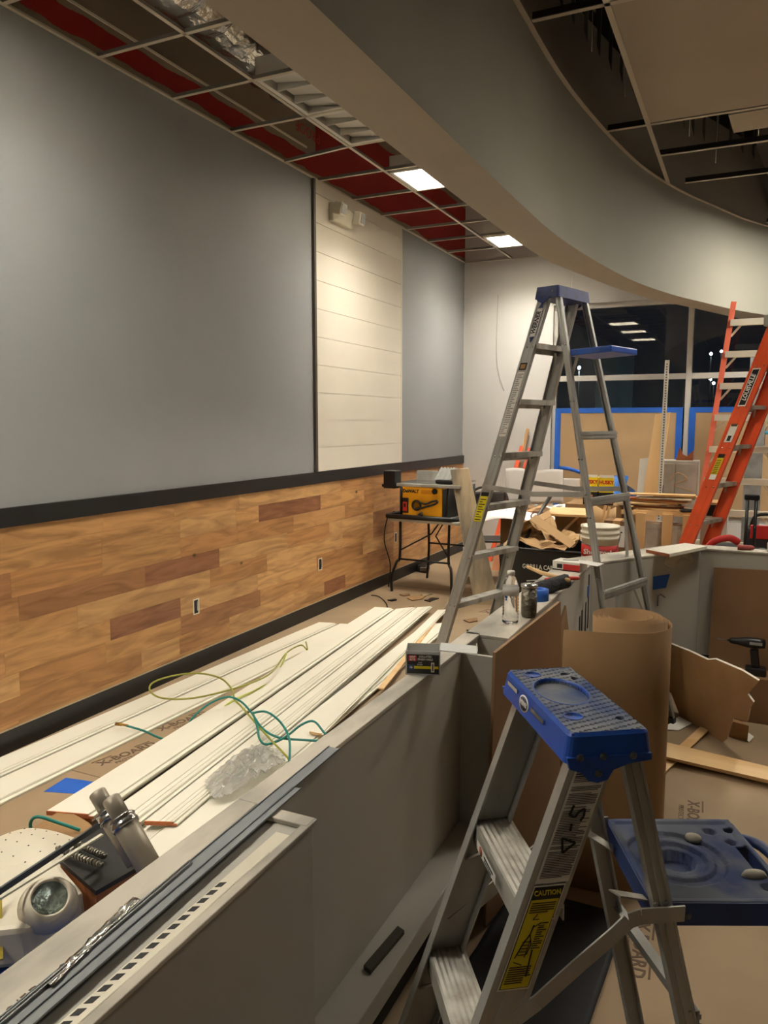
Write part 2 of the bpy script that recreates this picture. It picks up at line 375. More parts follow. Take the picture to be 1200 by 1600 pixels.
# foil ducts above the grid
def duct(name, p, q, r, label):
    P_ = MB().m(FOIL); p = Vector(p); q = Vector(q); n = 40; pts = [p.lerp(q, i/n)+Vector((0,0,.03*math.sin(i*.3))) for i in range(n+1)]
    vs = []; fs = []; k_ = 20
    for i, c in enumerate(pts):
        for k in range(k_):
            t = 2*math.pi*k/k_; rr = r*(1+.06*math.sin(i*2.2)+.10*noise.noise(Vector((i*.9, math.cos(t)*2, math.sin(t)*2))))
            vs.append(c+Vector((math.cos(t)*rr, 0, math.sin(t)*rr)))
    for i in range(n):
        for k in range(k_): fs.append((i*k_+k, i*k_+(k+1) % k_, (i+1)*k_+(k+1) % k_, (i+1)*k_+k))
    P_.add(vs, fs, False); P_.add(vs[:k_], [tuple(range(k_))]); P_.add(vs[-k_:], [tuple(range(k_))])
    return tag(P_.build(name), label, 'duct')
duct('flexible_duct', (-2.99, 1.6, 4.13), (-2.93, 4.9, 4.13), .23, 'crinkled foil flexible duct above left ceiling grid')
duct('flexible_duct', (-2.42, 2.6, 4.06), (-2.40, 4.0, 4.10), .16, 'dark foil duct end seen in second grid opening')
w = mb(WHITEP).tube(spline([(-2.3, 5.7, 4.5), (-2.42, 5.75, 4.0), (-2.38, 5.8, 3.85), (-2.2, 5.9, 3.82)]), .006).build('electrical_cable')
tag(w, 'white cable hanging in ceiling opening beside panel light', 'cable')

# ------------------------------------------------------------------ curved bulkhead
face = [(-1.13, YN), (-1.13, 1.0), (-1.13, 2.5), (-1.135, 4.0), (-1.12, 4.8), (-1.06, 5.5), (-.97, 6.2), (-.86, 6.8), (-.66, 7.5), (-.45, 8.05), (-.17, 8.75), (.12, 9.3), (.28, 9.6)]
back = [(-1.39, YN), (-1.39, 1.0), (-1.39, 2.5), (-1.39, 4.0), (-1.375, 5.0), (-1.33, 5.6), (-1.22, 6.2), (-1.1, 6.8), (-.95, 7.38), (-.79, 7.85), (-.6, 8.3), (-.33, 9.0), (-.1, 9.6)]
fc = spline([(x, y, 0) for x, y in face], 5); bk = spline([(x, y, 0) for x, y in back], 5)
B = MB().m(SOFFIT); n = len(fc); zb, zt = 2.83, 3.74
vs = []
for a, b in zip(fc, bk): vs += [(a.x, a.y, zb), (a.x, a.y, zt), (b.x, b.y, zb), (b.x, b.y, 4.7)]
fs = []
for i in range(n-1):
    o = i*4; p = o+4
    fs += [(o, o+1, p+1, p), (o, p, p+2, o+2), (o+2, p+2, p+3, o+3), (o+1, o+3, p+3, p+1)]
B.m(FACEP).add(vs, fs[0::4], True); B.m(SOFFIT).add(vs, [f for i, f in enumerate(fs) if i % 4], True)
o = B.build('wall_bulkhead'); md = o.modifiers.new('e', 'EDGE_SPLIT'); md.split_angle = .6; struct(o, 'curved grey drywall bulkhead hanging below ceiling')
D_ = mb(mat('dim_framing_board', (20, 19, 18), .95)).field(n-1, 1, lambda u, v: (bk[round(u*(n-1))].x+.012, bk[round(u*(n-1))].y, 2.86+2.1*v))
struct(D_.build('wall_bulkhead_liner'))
D_ = mb(mat('dim_stud_steel', (120, 118, 110), .5, .4))
for i in range(10, n-1, 2):
    a = bk[i]; D_.box(a.x+.05, a.x+.075, a.y-.03, a.y-.005, 2.9, 4.9)
struct(D_.build('wall_bulkhead_studs'), 'steel studs inside the open bulkhead')
B = MB().m(TEE)
vs = []; fs = []
for a in fc: vs += [(a.x+.002, a.y, zt-.02), (a.x+.03, a.y, zt-.02), (a.x+.03, a.y, zt-.015), (a.x+.002, a.y, zt+.01)]
for i in range(n-1):
    for k in range(4): fs.append((i*4+k, i*4+(k+1) % 4, (i+1)*4+(k+1) % 4, (i+1)*4+k))
struct(B.add(vs, fs).build('trim_9'))
# right ceiling
G = MB()
def tee2(p, q): 
    p = Vector(p); q = Vector(q); G.m(TEE).bar(p+Vector((0,0,.002)), q+Vector((0,0,.002)), .03, .004); G.m(TEEDK).bar(p+Vector((0,0,.024)), q+Vector((0,0,.024)), .004, .04)
tee2((-.73, YN, ZC), (-.73, 7.2, ZC))
for y in (-.8, .42, 1.64, 2.86, 4.08): tee2((-1.1, y, ZC), (XR, y, ZC))
tee2((-1.0, 5.77, ZC), (XR, 5.77, ZC)); tee2((-.73, 6.45, ZC), (XR, 6.45, ZC)); tee2((-.6, 7.25, ZC), (XR, 7.25, ZC)); tee2((.05, 9.0, ZC), (XR, 9.0, ZC)); tee2((.5, 5.77, ZC), (.5, 9.5, ZC)); tee2((1.72, 5.77, ZC), (1.72, 9.5, ZC))
struct(G.build('ceiling_grid_right'), 'ceiling tees right of the bulkhead')
struct(mb(DRYCEIL).box(-.72, XR, YN, 3.94, ZC+.006, ZC+.02).box(-.72, XR, 4.96, 5.75, ZC+.006, ZC+.02).box(-.72, .28, 3.94, 4.96, ZC+.006, ZC+.02).box(.88, XR, 3.94, 4.96, ZC+.006, ZC+.02).build('ceiling_right'), 'beige ceiling board right of the bulkhead')
t = mb(DRYCEIL).obox((.28, 5.98, ZC+.012), (1.0, .36, .014), (0, 0, math.radians(-4))).build('ceiling_tile', bevel=.002); tag(t, 'loose beige ceiling tile left crooked in opening', 'ceiling tile')
struct(mb(DRYCEIL).box(1.4, XR, 7.3, YB, ZC+.006, ZC+.02).build('ceiling_far_right'))
G = mb(mat('dim_stud_steel', (120, 118, 110), .5, .4))
for k in range(12): G.box(-2.4+k*.41, -2.365+k*.41, 9.3, 9.38, 3.8, 5.0)
struct(G.build('wall_stud_row'), 'row of steel studs in the dark ceiling void')
for i, (x, y) in enumerate(((-.9, 4.6), (-.82, 5.3), (-.5, 6.2), (-.35, 6.9), (-.05, 6.6), (.2, 6.9))):
    tag(mb(STEELBRT).tube([(x, y, 3.75), (x, y, 4.99)], .003, 6).build('hanger_wire'), 'thin wire hanging from deck to ceiling tees', 'wire', 'ceiling hanger wires')
o = mb(PINE).box(-.95, -.78, 5.40, 5.5, 4.3, 5.0).build('wood_blocking'); tag(o, 'short timber block up inside dark ceiling opening', 'timber')
duct('flexible_duct', (.1, 6.0, 4.0), (.6, 6.6, 4.05), .14, 'foil duct end above the ceiling grid at right')

# main room lights (beyond the right of the frame)
for x, y, dm_, l in ((1.0, 8.1, DIFFM, 'lit panel light near curved bulkhead beyond the right edge'), (.58, 4.45, DIFFS, 'lit panel light over right of the room, out of frame')):
    troffer(x-.29, x+.29, y-.5, y+.5, True, l, 'main room lights', dm_, ZC-.012, .20 if y < 6 else .03)

# ------------------------------------------------------------------ window wall
x0 = -2.24
f = mb(WINFRAME)
wn = f.box(x0, 3.2, YB+.02, YB+.1, 3.06, 3.12).box(x0, 3.2, YB+.02, YB+.1, .55, .62).box(x0, x0+.05, YB+.02, YB+.1, .62, 3.06).box(3.15, 3.2, YB+.02, YB+.1, .62, 3.06)
for xm in (-.665, .95, 2.5): wn.box(xm-.03, xm+.03, YB+.0, YB+.1, .62, 3.06)
wn.box(x0+.05, 3.15, YB+.015, YB+.095, 2.20, 2.265)
wn = struct(wn.build('window_1', bevel=.003))
mb(GLASS).box(x0+.05, 3.15, YB+.055, YB+.061, .62, 3.06).build('pane', wn)
struct(mb(mat('night_asphalt', (40, 40, 42), .9)).box(-60, 60, YB+.3, 120, -.25, -.15).build('floor_outside'), 'dark ground outside the window')
struct(mb(BACKWALL).box(x0-.02, x0+.0, YB-.02, YB, .5, 3.15).box(x0-.02, XR, YB-.02, YB, 3.12, 3.15).build('trim_10'))
# kraft paper taped over the lower glass
def paper_sheet(a, b, z0, z1, label):
    o = thing('kraft_paper_cover', label, 'paper', ((a+b)/2, YB-.004, z0), 0, 'kraft papers taped over the window')
    c = (a+b)/2
    mb(mat('kraft_window_paper', (176, 146, 108), .8, var=.06, scale=2, bump=.4, bscale=2.5)).field(30, 20, lambda u, v: (a-c+(b-a)*u, -.001-.012*noise.noise(Vector((u*3, v*7, a)))*min(1, 8*u*(1-u), 8*v*(1-v)), (z1-z0)*v)).build('paper', o)
    t = mb(BTAPE)
    t.box(a-c-.02, b-c+.02, -.004, -.0015+.003, z1-z0-.045, z1-z0+.015).box(a-c-.04, a-c+.03, -.005, 0, .02, z1-z0+.01).box(b-c-.05, b-c+.02, -.005, 0, 0, z1-z0+.01)
    t.build('tape_border', o)
paper_sheet(-2.15, -.73, .62, 1.86, 'kraft paper taped with blue tape over left window pane')
paper_sheet(-.60, .90, .62, 1.86, 'kraft paper taped with blue tape over middle window pane')
tag(mb(BTAPE).field(8, 2, lambda u, v: (-2.13+.28*u, YB-.03-.05*math.sin(u*2.5), 1.16-.05*u-.045*v+.02*math.sin(u*3))).build('tape_strip', solid=.002), 'loose blue tape strip peeling at lower left of kraft paper', 'tape')
for i, (P_, e) in enumerate((((-4.984,25.000,3.374), 300), ((-1.370,30.000,4.067), 60), ((-1.179,34.000,4.470), 30), ((-1.485,33.000,3.318), 16), ((-1.239,30.000,3.033), 16), ((-1.085,30.000,2.873), 16))):
    x, y, z = P_; z += .1
    o = thing('street_lamp', ['bright white street lamp outside left window', 'faint street lamp outside, left of the pair high up', 'faint street lamp outside, right of the pair high up', 'tiny distant lamp outside, top of the slanting three', 'tiny distant lamp outside, middle of the slanting three', 'tiny distant lamp outside, bottom of the slanting three'][i], 'street lamp', (x, y, -.15))
    mb(DARKVOID).tube([(0,0,0), (0,0,z)], .02, 8).build('pole', o)
    mb(mat('lamp_glow_%d' % i, (255, 255, 255), .5, emit=((.8, .92, 1), e))).lathe([(.001, -.06), (.05, -.02), (.05, .02), (.001, .06)], (0, 0, z+.1), 12).build('lamp_head', o)
tag(mb(mat('pale_blue_panel', (120, 160, 190), .5)).box(-2.03, -1.52, 11.4, 11.44, -.15, 2.62).build('outdoor_panel'), 'pale blue panel standing outside behind window glass', 'panel')

# ------------------------------------------------------------------ half wall
H = .93
hw = MB().m(HALFWALL)
hw.box(-.905, -.735, -.3, 1.23, .30, H-.012)
hw.box(-.905, -.86, 1.23, 2.62, .30, H-.012)
hw.box(-.905, -.75, 2.62, 4.25, .24, H-.012)
hw.m(HALFWALL).box(-.905, -.762, 1.23, 2.62, .235, .30).box(-.905, -.762, -.3, 1.23, .235, .30)
hw.m(BLACK).box(-.905, -.86, -.3, 4.25, 0, .24)
hw.m(HALFWALL)
def poly_wall(pts, z0, z1):   # plan polygon
    hw.prism([(x, y, z0) for x, y in pts], (0, 0, z1-z0))
poly_wall([(-.75, 4.25), (-.235, 5.06), (-.36, 5.2), (-.905, 4.34), (-.905, 4.25)], .26, H-.012)
poly_wall([(-.235, 5.06), (1.6, 5.06), (1.6, 5.22), (-.36, 5.2)], .26, H-.012)
hw.m(BLACK); poly_wall([(-.83, 4.25), (-.30, 5.14), (-.34, 5.18), (-.905, 4.3)], 0, .26); poly_wall([(-.3, 5.13), (1.6, 5.13), (1.6, 5.2), (-.34, 5.18)], 0, .26)
hw.m(HALFWALL)
half = struct(hw.build('wall_half', bevel=.004), 'grey primed half wall running through the room')
cap = mb(CAPWOOD)
cap.hexa([(-.915,-.3,H-.012),(-.80,-.3,H-.012),(-.868,1.23,H-.012),(-.915,1.23,H-.012)],[(-.915,-.3,H),(-.80,-.3,H),(-.868,1.23,H),(-.915,1.23,H)]); cap.box(-.915, -.855, 1.23, 2.64, H-.012, H)
cap.box(-.747, -.729, -.3, 1.235, H-.012, H-.003); cap.box(-.868, -.733, 1.20, 1.235, H-.012, H-.002)
cap.box(-.91, -.745, 2.62, 4.25, H-.012, H)
cap.prism([(-.748, 4.25, H-.012), (-.232, 5.055, H-.012), (-.36, 5.205, H-.012), (-.91, 4.34, H-.012), (-.91, 4.25, H-.012)], (0,0,.012))
cap.prism([(-.232, 5.055, H-.012), (1.6, 5.055, H-.012), (1.6, 5.225, H-.012), (-.36, 5.205, H-.012)], (0,0,.012))
struct(cap.build('trim_11', bevel=.002), 'dusty plaster cap along the half wall')
# open channel pocket behind the leaning sheet
struct(mb(HALFWALL).box(-.86, -.75, 2.44, 2.455, .3, H-.02).build('trim_12'))
# vent slots low in the wall
o = MB().m(BLACK)
for y0, z0, z1 in ((3.60, .42, .60), (3.68, .42, .64), (3.80, .46, .62), (3.96, .46, .70), (4.02, .44, .72), (4.12, .56, .74), (4.19, .58, .88)):
    o.box(-.7515, -.748, y0-.014, y0+.012, z0, z1)
struct(o.build('trim_13'), 'narrow dark slots cut in half wall face')
# steel tracks lying on the near cap
def channel(y0, y1, xa, xb, z, h, mt, name, label, skew=0):
    m_ = mb(mt); t = .0015
    a0 = (xa, y0); 
    for (u0, u1, z0, z1) in ((0, xb-xa, z, z+t), (0, t, z, z+h), (xb-xa-t, xb-xa, z, z+h)):
        m_.hexa([(xa+u0, y0, z0), (xa+u1, y0, z0), (xa+skew+u1, y1, z0), (xa+skew+u0, y1, z0)], [(xa+u0, y0, z1), (xa+u1, y0, z1), (xa+skew+u1, y1, z1), (xa+skew+u0, y1, z1)])
    return tag(m_.build(name), label, 'metal track')
TRACK = mat('grey_painted_track', (128, 134, 138), .5, .1, var=.1, scale=5)
channel(-.2, 1.53, -.818, -.788, H+.0004, .004, TRACK, 'steel_track', 'long grey steel track lying along near half wall top', -.052)
channel(-.2, 1.32, -.783, -.763, H+.0004, .004, TRACK, 'steel_track', 'narrow grey steel track beside perforated bead on half wall', -.055)
channel(.30, 1.00, -.822, -.815, H, .007, STEELBRT, 'steel_track', 'short bright metal edge strip on near half wall cap', -.03)
# perforated bead
def bx_(y): return -.770-.014*(y-.2)   # bead runs slightly askew
o = MB().m(WHITEP); o.hexa([(bx_(.2)+.0, -.2, H-.0155), (-.747, -.2, H-.0155), (-.747, 1.17, H-.0155), (bx_(1.1), 1.17, H-.0155)], [(bx_(.2), -.2, H-.010), (-.747, -.2, H-.010), (-.747, 1.17, H-.010), (bx_(1.1), 1.17, H-.010)])
y = -.2
o.m(BLACK)
while y < 1.0:
    a = bx_(y); o.hexa([(a+.002, y, H-.0102), (a+.012, y+.006, H-.0102), (a+.012, y+.020, H-.0102), (a+.002, y+.014, H-.0102)], [(a+.002, y, H-.0094), (a+.012, y+.006, H-.0094), (a+.012, y+.020, H-.0094), (a+.002, y+.014, H-.0094)])
    y += .024
o.m(WHITEP).tube(spline([(-.752, -.2+i*.1, H-.009+.001*math.sin(i*1.7)) for i in range(14)], 3), .003, 6)
tag(o.build('perforated_bead'), 'perforated plaster bead strip set in near half wall top', 'bead')
f_ = mb(FOIL).field(24, 3, lambda u, v: (-.838+.016*v-.03*u+.004*noise.noise(Vector((u*9, v*3, 0))), .68+.2*u, H+.004+.008*abs(noise.noise(Vector((u*14, v*5, 2)))))).build('foil_scrap', solid=.0008)
tag(f_, 'crinkled foil scrap on near half wall cap', 'foil')
text_mesh('pencil_mark', '8/5R', .030, MARK, frame((-0.839,0.652,0.931), (-.05, 1, 0), (-1, -.05, 0)), ext=.0002)
tag(bpy.data.objects['pencil_mark'], 'pencil writing on near half wall cap', 'mark')
o = mb(mat('green_grey_scrap', (66, 64, 54), .8)).hexa(*[[(-.83, 1.63, z), (-.805, 1.62, z), (-.79, 1.80, z), (-.815, 1.81, z)] for z in (.3005, .313)]).build('wood_scrap', bevel=.001)
tag(o, 'small dark wood offcut lying on half wall ledge', 'wood offcut')
tag(mb(BLKPL).box(-.80, -.78, 1.36, 1.42, .3005, .31).build('wood_scrap'), 'small black scrap on half wall ledge at bottom edge', 'scrap')
tag(mb(mat('dark_floor_patch', (10, 10, 10), .7, bump=.6, bscale=7)).field(20, 20, lambda u, v: (-.76+.40*u+.06*v, 1.35+1.25*v, .006+.012*abs(noise.noise(Vector((u*4, v*7, 0)))))).build('floor_patch', solid=.002), 'black patch laid on floor between half wall and near ladder', 'plastic sheet')  # near-black rippled patch added over this stretch of floor

# ------------------------------------------------------------------ aluminium and fibreglass step ladders
def ladder(name, label, loc, rz, h, a0, kf, b0, kwf, a1, kr, b1, kwr, ww, wr, steps, mt=ALU, depth=.07, group=None, rear_rungs=(), smt=ALUDUST):
    L = thing(name, label, 'ladder', (loc[0], loc[1], 0), rz, group)
    xo = lambda z: a0+kf*(h-z); wo = lambda z: b0+kwf*(h-z); xr = lambda z: -(a1+kr*(h-z)); wor = lambda z: b1+kwr*(h-z)
    zt, z0 = h-.03, .015
    def rail(nm, xf, wf, width, s, fl, sign):
        # channel section with grooved web facing outward
        t = .003; g = .0018
        us = [0, .14, .16, .36, .38, .62, .64, .84, .86, 1]
        ds = [0, 0, g, g, 0, 0, g, g, 0, 0]
        prof = [(u*width, d) for u, d in zip(us, ds)] + [(width, fl), (width-t, fl), (width-t, t+g), (t, t+g), (t, fl), (0, fl)]
        m_ = mb(mt)
        vs = []
        for z in (z0, zt):
            for u, d in prof: vs.append((xf(z)-sign*u, s*(wf(z)-d), z))
        n_ = len(prof)
        fs = [(i, (i+1) % n_, (i+1) % n_+n_, i+n_) for i in range(n_)]
        m_.add(vs, fs)
        o = m_.build(nm, L)
        f_ = mb(BLKPL).box(xf(.03)-sign*width-.004 if sign > 0 else xf(.03)-.004, xf(.03)+.004 if sign > 0 else xf(.03)+width+.004, s*wf(.03)-.03 if s > 0 else s*wf(.03)-.004, s*wf(.03)+.004 if s > 0 else s*wf(.03)+.03, 0, .035)
        f_.build('rubber_foot', o)
        # rivets
        for z in steps:
            for u in (.25, .75):
                mb(STEELBRT).lathe([(.006, 0), (.005, .002), (.001, .003)], (xf(z)-sign*u*width, s*(wf(z)+.0), z-.02), 8, Matrix.Rotation(-s*math.pi/2, 4, 'X')).build('rivet', o)
        return o
    R = {}
    for s in (1, -1):
        R['f', s] = rail('front_rail', xo, wo, ww, s, .028, 1)
        R['r', s] = rail('rear_rail', xr, wor, wr, s, .022, -1)
    for z in steps:
        xf = xo(z)-.004; w_ = wo(z)-.003; d = min(depth, ww*1.05)
        st = mb(smt); p = []
        k = 14
        for i in range(k+1):
            p.append((xf-d*i/k, z if i % 2 == 0 else z-.0025))
        prof = p + [(xf-d, z-.03), (xf-d+.003, z-.03), (xf-d+.003, z-.006), (xf-.003, z-.006), (xf-.003, z-.045), (xf, z-.05)]
        st.prism([(x, -w_, zz) for x, zz in prof], (0, 2*w_, 0))
        o = st.build('step', L)
        br = mb(smt)
        for s in (1, -1): br.bar((xf-.02, s*(w_-.06), z-.035), (xo(z-.09)-.02, s*(wo(z-.09)-.006), z-.09), .014, .004)
        br.build('step_brace', o)
    for z in rear_rungs:
        w_ = wor(z)
        t_ = mb(mt)
        t_.box(xr(z)-.004, xr(z)+.0, -w_, w_, z-.022, z+.022).box(xr(z)-.008, xr(z)-.004, -w_, w_, z-.014, z-.004).box(xr(z)-.008, xr(z)-.004, -w_, w_, z+.004, z+.014).box(xr(z)-.0, xr(z)+.018, -w_, w_, z+.02, z+.022)
        t_.build('rear_brace', L)
    return L, xo, wo, xr, wor, R

# near four-step ladder with blue cap and pail shelf
L4, xo, wo, xr, wor, R4 = ladder('step_ladder', 'short aluminium step ladder in the foreground with blue top cap', (-.2875, 1.4725), 3.7344, 1.1675, .0457, .3395, .158, .009, .0577, .2375, .142, .033, .0812, .0361, (.84, .545, .25), depth=.082, rear_rungs=(.58, .25))
hh = 1.1675
cp = mb(BLUEP); x0, x1, w1 = -.066, .075, .176
def rr(x0, x1, y0, y1, r, k=4):
    out = []
    for cx, cy, a in ((x1-r, y1-r, 0), (x0+r, y1-r, 90), (x0+r, y0+r, 180), (x1-r, y0+r, 270)):
        for i in range(k+1):
            t = math.radians(a+90*i/k); out.append((cx+r*math.cos(t), cy+r*math.sin(t)))
    return out
ring0 = rr(x0-.010, x1+.012, -w1-.008, w1+.008, .016); ring1 = rr(x0-.004, x1+.004, -w1-.002, w1+.002, .014); ring2 = rr(x0+.002, x1-.002, -w1+.004, w1-.004, .012)
vs = [(x, y, hh-.052) for x, y in ring0]+[(x, y, hh-.006) for x, y in ring1]+[(x, y, hh) for x, y in ring2]
n = len(ring0); fs = [(k*n+i, k*n+(i+1) % n, (k+1)*n+(i+1) % n, (k+1)*n+i) for k in range(2) for i in range(n)]
cp.add(vs, fs)
for s in (1, -1):   # lobes covering the rail tops
    pts = [(.085, hh-.04), (.080, hh-.06), (.058, hh-.068), (.045, hh-.083), (.028, hh-.088), (.010, hh-.083), (.000, hh-.066), (-.03, hh-.056), (-.07, hh-.052), (-.07, hh-.04)]
    cp.prism([(x, s*(w1+.001), z) for x, z in pts], (0, s*.008, 0))
capo = cp.build('top_cap', L4)
tp = MB().m(DUST)
def topz(u, v):
    x = x0+.001+(x1-x0-.002)*u; y = -w1+.003+(2*w1-.006)*v; z = hh-.0005
    if ((x-.012)/.050)**2+((y+.03)/.075)**2 < 1: z -= .009
    for cx, cy, r in ((.035, -.135, .017), (.040, .10, .017), (-.035, -.13, .008), (-.045, -.10, .007), (-.04, .12, .007)):
        if (x-cx)**2+(y-cy)**2 < r*r: z -= .022
    if ((x-.012)/.055)**2+((y+.03)/.08)**2 > 1 and z > hh-.01:
        if int(x*170+y*90+500) % 2 == 0 and int(y*170-x*60+500) % 3 == 0: z -= .0022
    return (x, y, z)
tp.field(70, 170, topz, smooth=False).build('tread_top', capo)
o = mb(BLUEP)
for cx, cy, r in ((.035, -.135, .017), (.040, .10, .017)): o.lathe([(r-.001, -.02), (r-.001, 0), (r+.001, 0.0006), (r+.002, 0)], (cx, cy, hh), 20)
o.lathe([(1, -.009), (1, .0006), (1.03, .0006), (1.04, 0)], (0, 0, 0), 40, Matrix.Diagonal((.05, .075, 1, 1)), caps=False)
q = o.v; o.v = [(v[0]+.012, v[1]-.03, v[2]+hh) if i >= 160 else v for i, v in enumerate(q)]
o.build('recess_rims', capo)
for x, z in ((.062, hh-.040), (.02, hh-.040), (-.035, hh-.042), (.028, hh-.070)):
    for s in (1, -1): mb(STEEL).lathe([(.007, 0), (.0065, .003), (.003, .005), (.0005, .0055)], (x, s*(w1+.0085), z), 12, Matrix.Rotation(-s*math.pi/2, 4, 'X')).build('rivet', capo)
Mf = frame((x1+.0085, -.045, hh-.028), (0, 1, 0), (-.15, 0, 1))
o = mb(WHITE).lathe([(.026, 0), (.026, .001), (.0005, .0012)], (0,0,0), 28, Matrix.Diagonal((1, .62, 1, 1))).m(mat('badge_blue', (60, 66, 84), .5)).lathe([(.022, .0012), (.022, .0018), (.0005, .0018)], (0,0,0), 28, Matrix.Diagonal((1, .6, 1, 1))).build('brand_badge', capo, M=Mf)
text_mesh('brand_text', 'WERNER', .0125, WHITE, Mf @ Matrix.Translation((0, 0, .002)), o, ext=.0003, bold=.02, sx=.78)
mb(STEELBRT).box(x1+.006, x1+.0105, -.145, -.085, hh-.022, hh-.014).build('magnet_strip', capo); mb(STEELBRT).box(x1+.006, x1+.0115, .0, .07, hh-.026, hh-.018).build('magnet_strip', capo)
# labels on the near front rail
def web(s, z): return (xo(z)-s, wo(z)+.0012, z)
def on_web(s, z, e=.0): p = web(s, z); return (p[0], p[1]+e, p[2])
updir = Vector(web(0, 1))-Vector(web(0, 0))
def plate(mt, s0, s1, za, zb, e, m_=None):
    m_ = m_ or mb(mt); m_.m(mt)
    return m_.hexa([on_web(s0, za, e), on_web(s1, za-.0, e), on_web(s1, za, e+.0006), on_web(s0, za, e+.0006)], [on_web(s0, zb, e), on_web(s1, zb, e), on_web(s1, zb, e+.0006), on_web(s0, zb, e+.0006)])
lab = plate(WHITE, .012, .074, .888, 1.098, 0)
rnd = random.Random(2); z = 1.092
lab.m(mat('fine_print', (70, 72, 76), .7))
while z > .897:
    hgt = .0011 if z < 1.083 else .0028; a = .016
    b = .071-rnd.choice([0, 0, .004, .014, .0])
    if rnd.random() < .9: plate(lab.mats[1], a, b, z-hgt, z, .0007, lab)
    z -= .0031 if z < 1.083 else .0045
lab.build('instruction_label', R4['f', 1])
cl = plate(WHITE, .012, .071, .690, .884, 0); plate(BLACK, .0145, .0685, .6935, .8815, .0007, cl); plate(YEL, .016, .067, .695, .858, .0011, cl)
z = .853
while z > .835: plate(BLACK, .019, .064-rnd.choice([0, .01]), z-.0018, z, .0016, cl); z -= .0042
z = .735
while z > .703: plate(BLACK, .019, .064-rnd.choice([0, .012, .004]), z-.0018, z, .0016, cl); z -= .0042
z = .815
while z > .765: plate(BLACK, .046, .063-rnd.choice([0, .006]), z-.0016, z, .0016, cl); z -= .0042
cl.m(BLACK)
def stroke(m_, pts, w):
    for a, b in zip(pts, pts[1:]):
        A_ = Vector(on_web(a[0], a[1], .0022)); B_ = Vector(on_web(b[0], b[1], .0022)); m_.bar(A_, B_, w, .0006, up=(0, 1, 0))
stroke(cl, [(.037, .832), (.031, .822), (.043, .822)], .0012); stroke(cl, [(.037, .812), (.036, .795), (.028, .776), (.024, .758)], .0022); stroke(cl, [(.036, .795), (.044, .776), (.042, .757)], .0018)
stroke(cl, [(.037, .808), (.050, .815)], .0014); stroke(cl, [(.030, .785), (.022, .752)], .0014); stroke(cl, [(.040, .785), (.040, .752)], .0014)
for k in range(5): stroke(cl, [(.026, .757+k*.006), (.040, .757+k*.006)], .0012)
stroke(cl, [(.050, .765), (.056, .715)], .0026); stroke(cl, [(.022, .745), (.040, .738)], .0012)
clo = cl.build('caution_label', R4['f', 1])
text_mesh('caution_text', 'CAUTION', .0135, YEL, frame(on_web(.0415, .870, .0016), (-1, 0, 0), updir), clo, ext=.0003, bold=.02, sx=.82)
hn = mb(BLACK)
def stroke2(pts, w):
    for a, b in zip(pts, pts[1:]): hn.bar(on_web(a[0], a[1], .0022), on_web(b[0], b[1], .0022), w, .0008, up=(0, 1, 0))
stroke2([(.032, 1.030), (.030, 1.012), (.042, 1.008), (.046, 1.018), (.055, 1.022), (.058, 1.008), (.054, 1.000)], .0042)
stroke2([(.040, .996), (.042, .983)], .0042)
stroke2([(.032, .970), (.060, .960), (.042, .943), (.032, .970)], .0042)
hn.build('marker_writing', R4['f', 1])
# sticker on the top step
st = mb(WHITE).quad((xo(.82)+.0015, -.085, .815), (xo(.82)+.0015, .045, .815), (xo(.82)+.0012, .045, .836), (xo(.82)+.0012, -.085, .836)).m(PINK).lathe([(.010, 0), (.0005, .0005)], (xo(.82)+.0022, -.055, .826), 14, Matrix.Rotation(math.pi/2, 4, 'Y'))
st.m(BLACK).box(xo(.82)+.002, xo(.82)+.0026, -.03, .03, .826, .830).box(xo(.82)+.002, xo(.82)+.0026, -.03, .02, .819, .822)
st.build('step_sticker', L4)
# spreader bars
for s in (1, -1):
    y = s*(wor(.8)+.008)
    sp = mb(ALU); pts = [(.20, y*.97, .60), (.119, y, .659), (.042, y, .723), (-.02, y, .772), (-.052, y, .800), (-.075, y, .806), (-.16, y, .803)]
    for a, b in zip(pts, pts[1:]): sp.bar(a, b, .004, .030, up=(0, 0, 1) )
    sp.build('spreader', L4)
    mb(ALUDUST).bar((-.14, y*.55, .785), (-.03, y*.9, .845), .026, .003).build('shelf_link', L4)
# pail shelf
sh = mb(BLUEDK); c0 = -.133; c1 = -.405; zs = .805
def shp(u, v):
    x = c0+(c1-c0)*u; y = -.145+.30*v; r = math.hypot(x+.235, y+.0)
    z = zs
    e = min(u, 1-u, v, 1-v)
    if e < .04: z += .004
    elif r < .098 and r > .075: z -= .006
    elif .06 < r <= .075: z -= .001
    elif r <= .040: z -= .03
    elif r <= .06: z -= .008
    for (cx, cy, rad) in ((-.345, -.10, .014), (-.375, -.055, .012), (-.375, .105, .014)):
        if math.hypot(x-cx, y-cy) < rad: z -= .010
    return (x, y, z)
def shole(u, v):
    x = c0+(c1-c0)*u; y = -.145+.30*v
    if abs(x+.385) < .012 and abs(y-.015) < .055: return True
    if math.hypot(x+.388, y+.105) < .011: return True
    return False
shm = MB().m(mat('dusty_blue_shelf_top', (92, 98, 112), .85, rgb2=(44, 60, 104), scale=9)); shm.field(80, 88, shp, shole); SR = Matrix.Translation((-.262, .008, 0)) @ Matrix.Rotation(math.radians(-9), 4, 'Z') @ Matrix.Translation((.262, -.008, 0)); so = shm.build('pail_shelf', L4, solid=.006, M=SR)
sk = mb(BLUEDK)
rg = rr(c1-.0, c0+.0, -.145, .155, .02)
vs = [(x, y, zs+.006) for x, y in rg]+[(x*1.0, y*1.01, zs-.038) for x, y in rg]; n = len(rg)
sk.add(vs, [(i, (i+1) % n, (i+1) % n+n, i+n) for i in range(n)])
sk.build('shelf_skirt', so, solid=.006, M=SR)
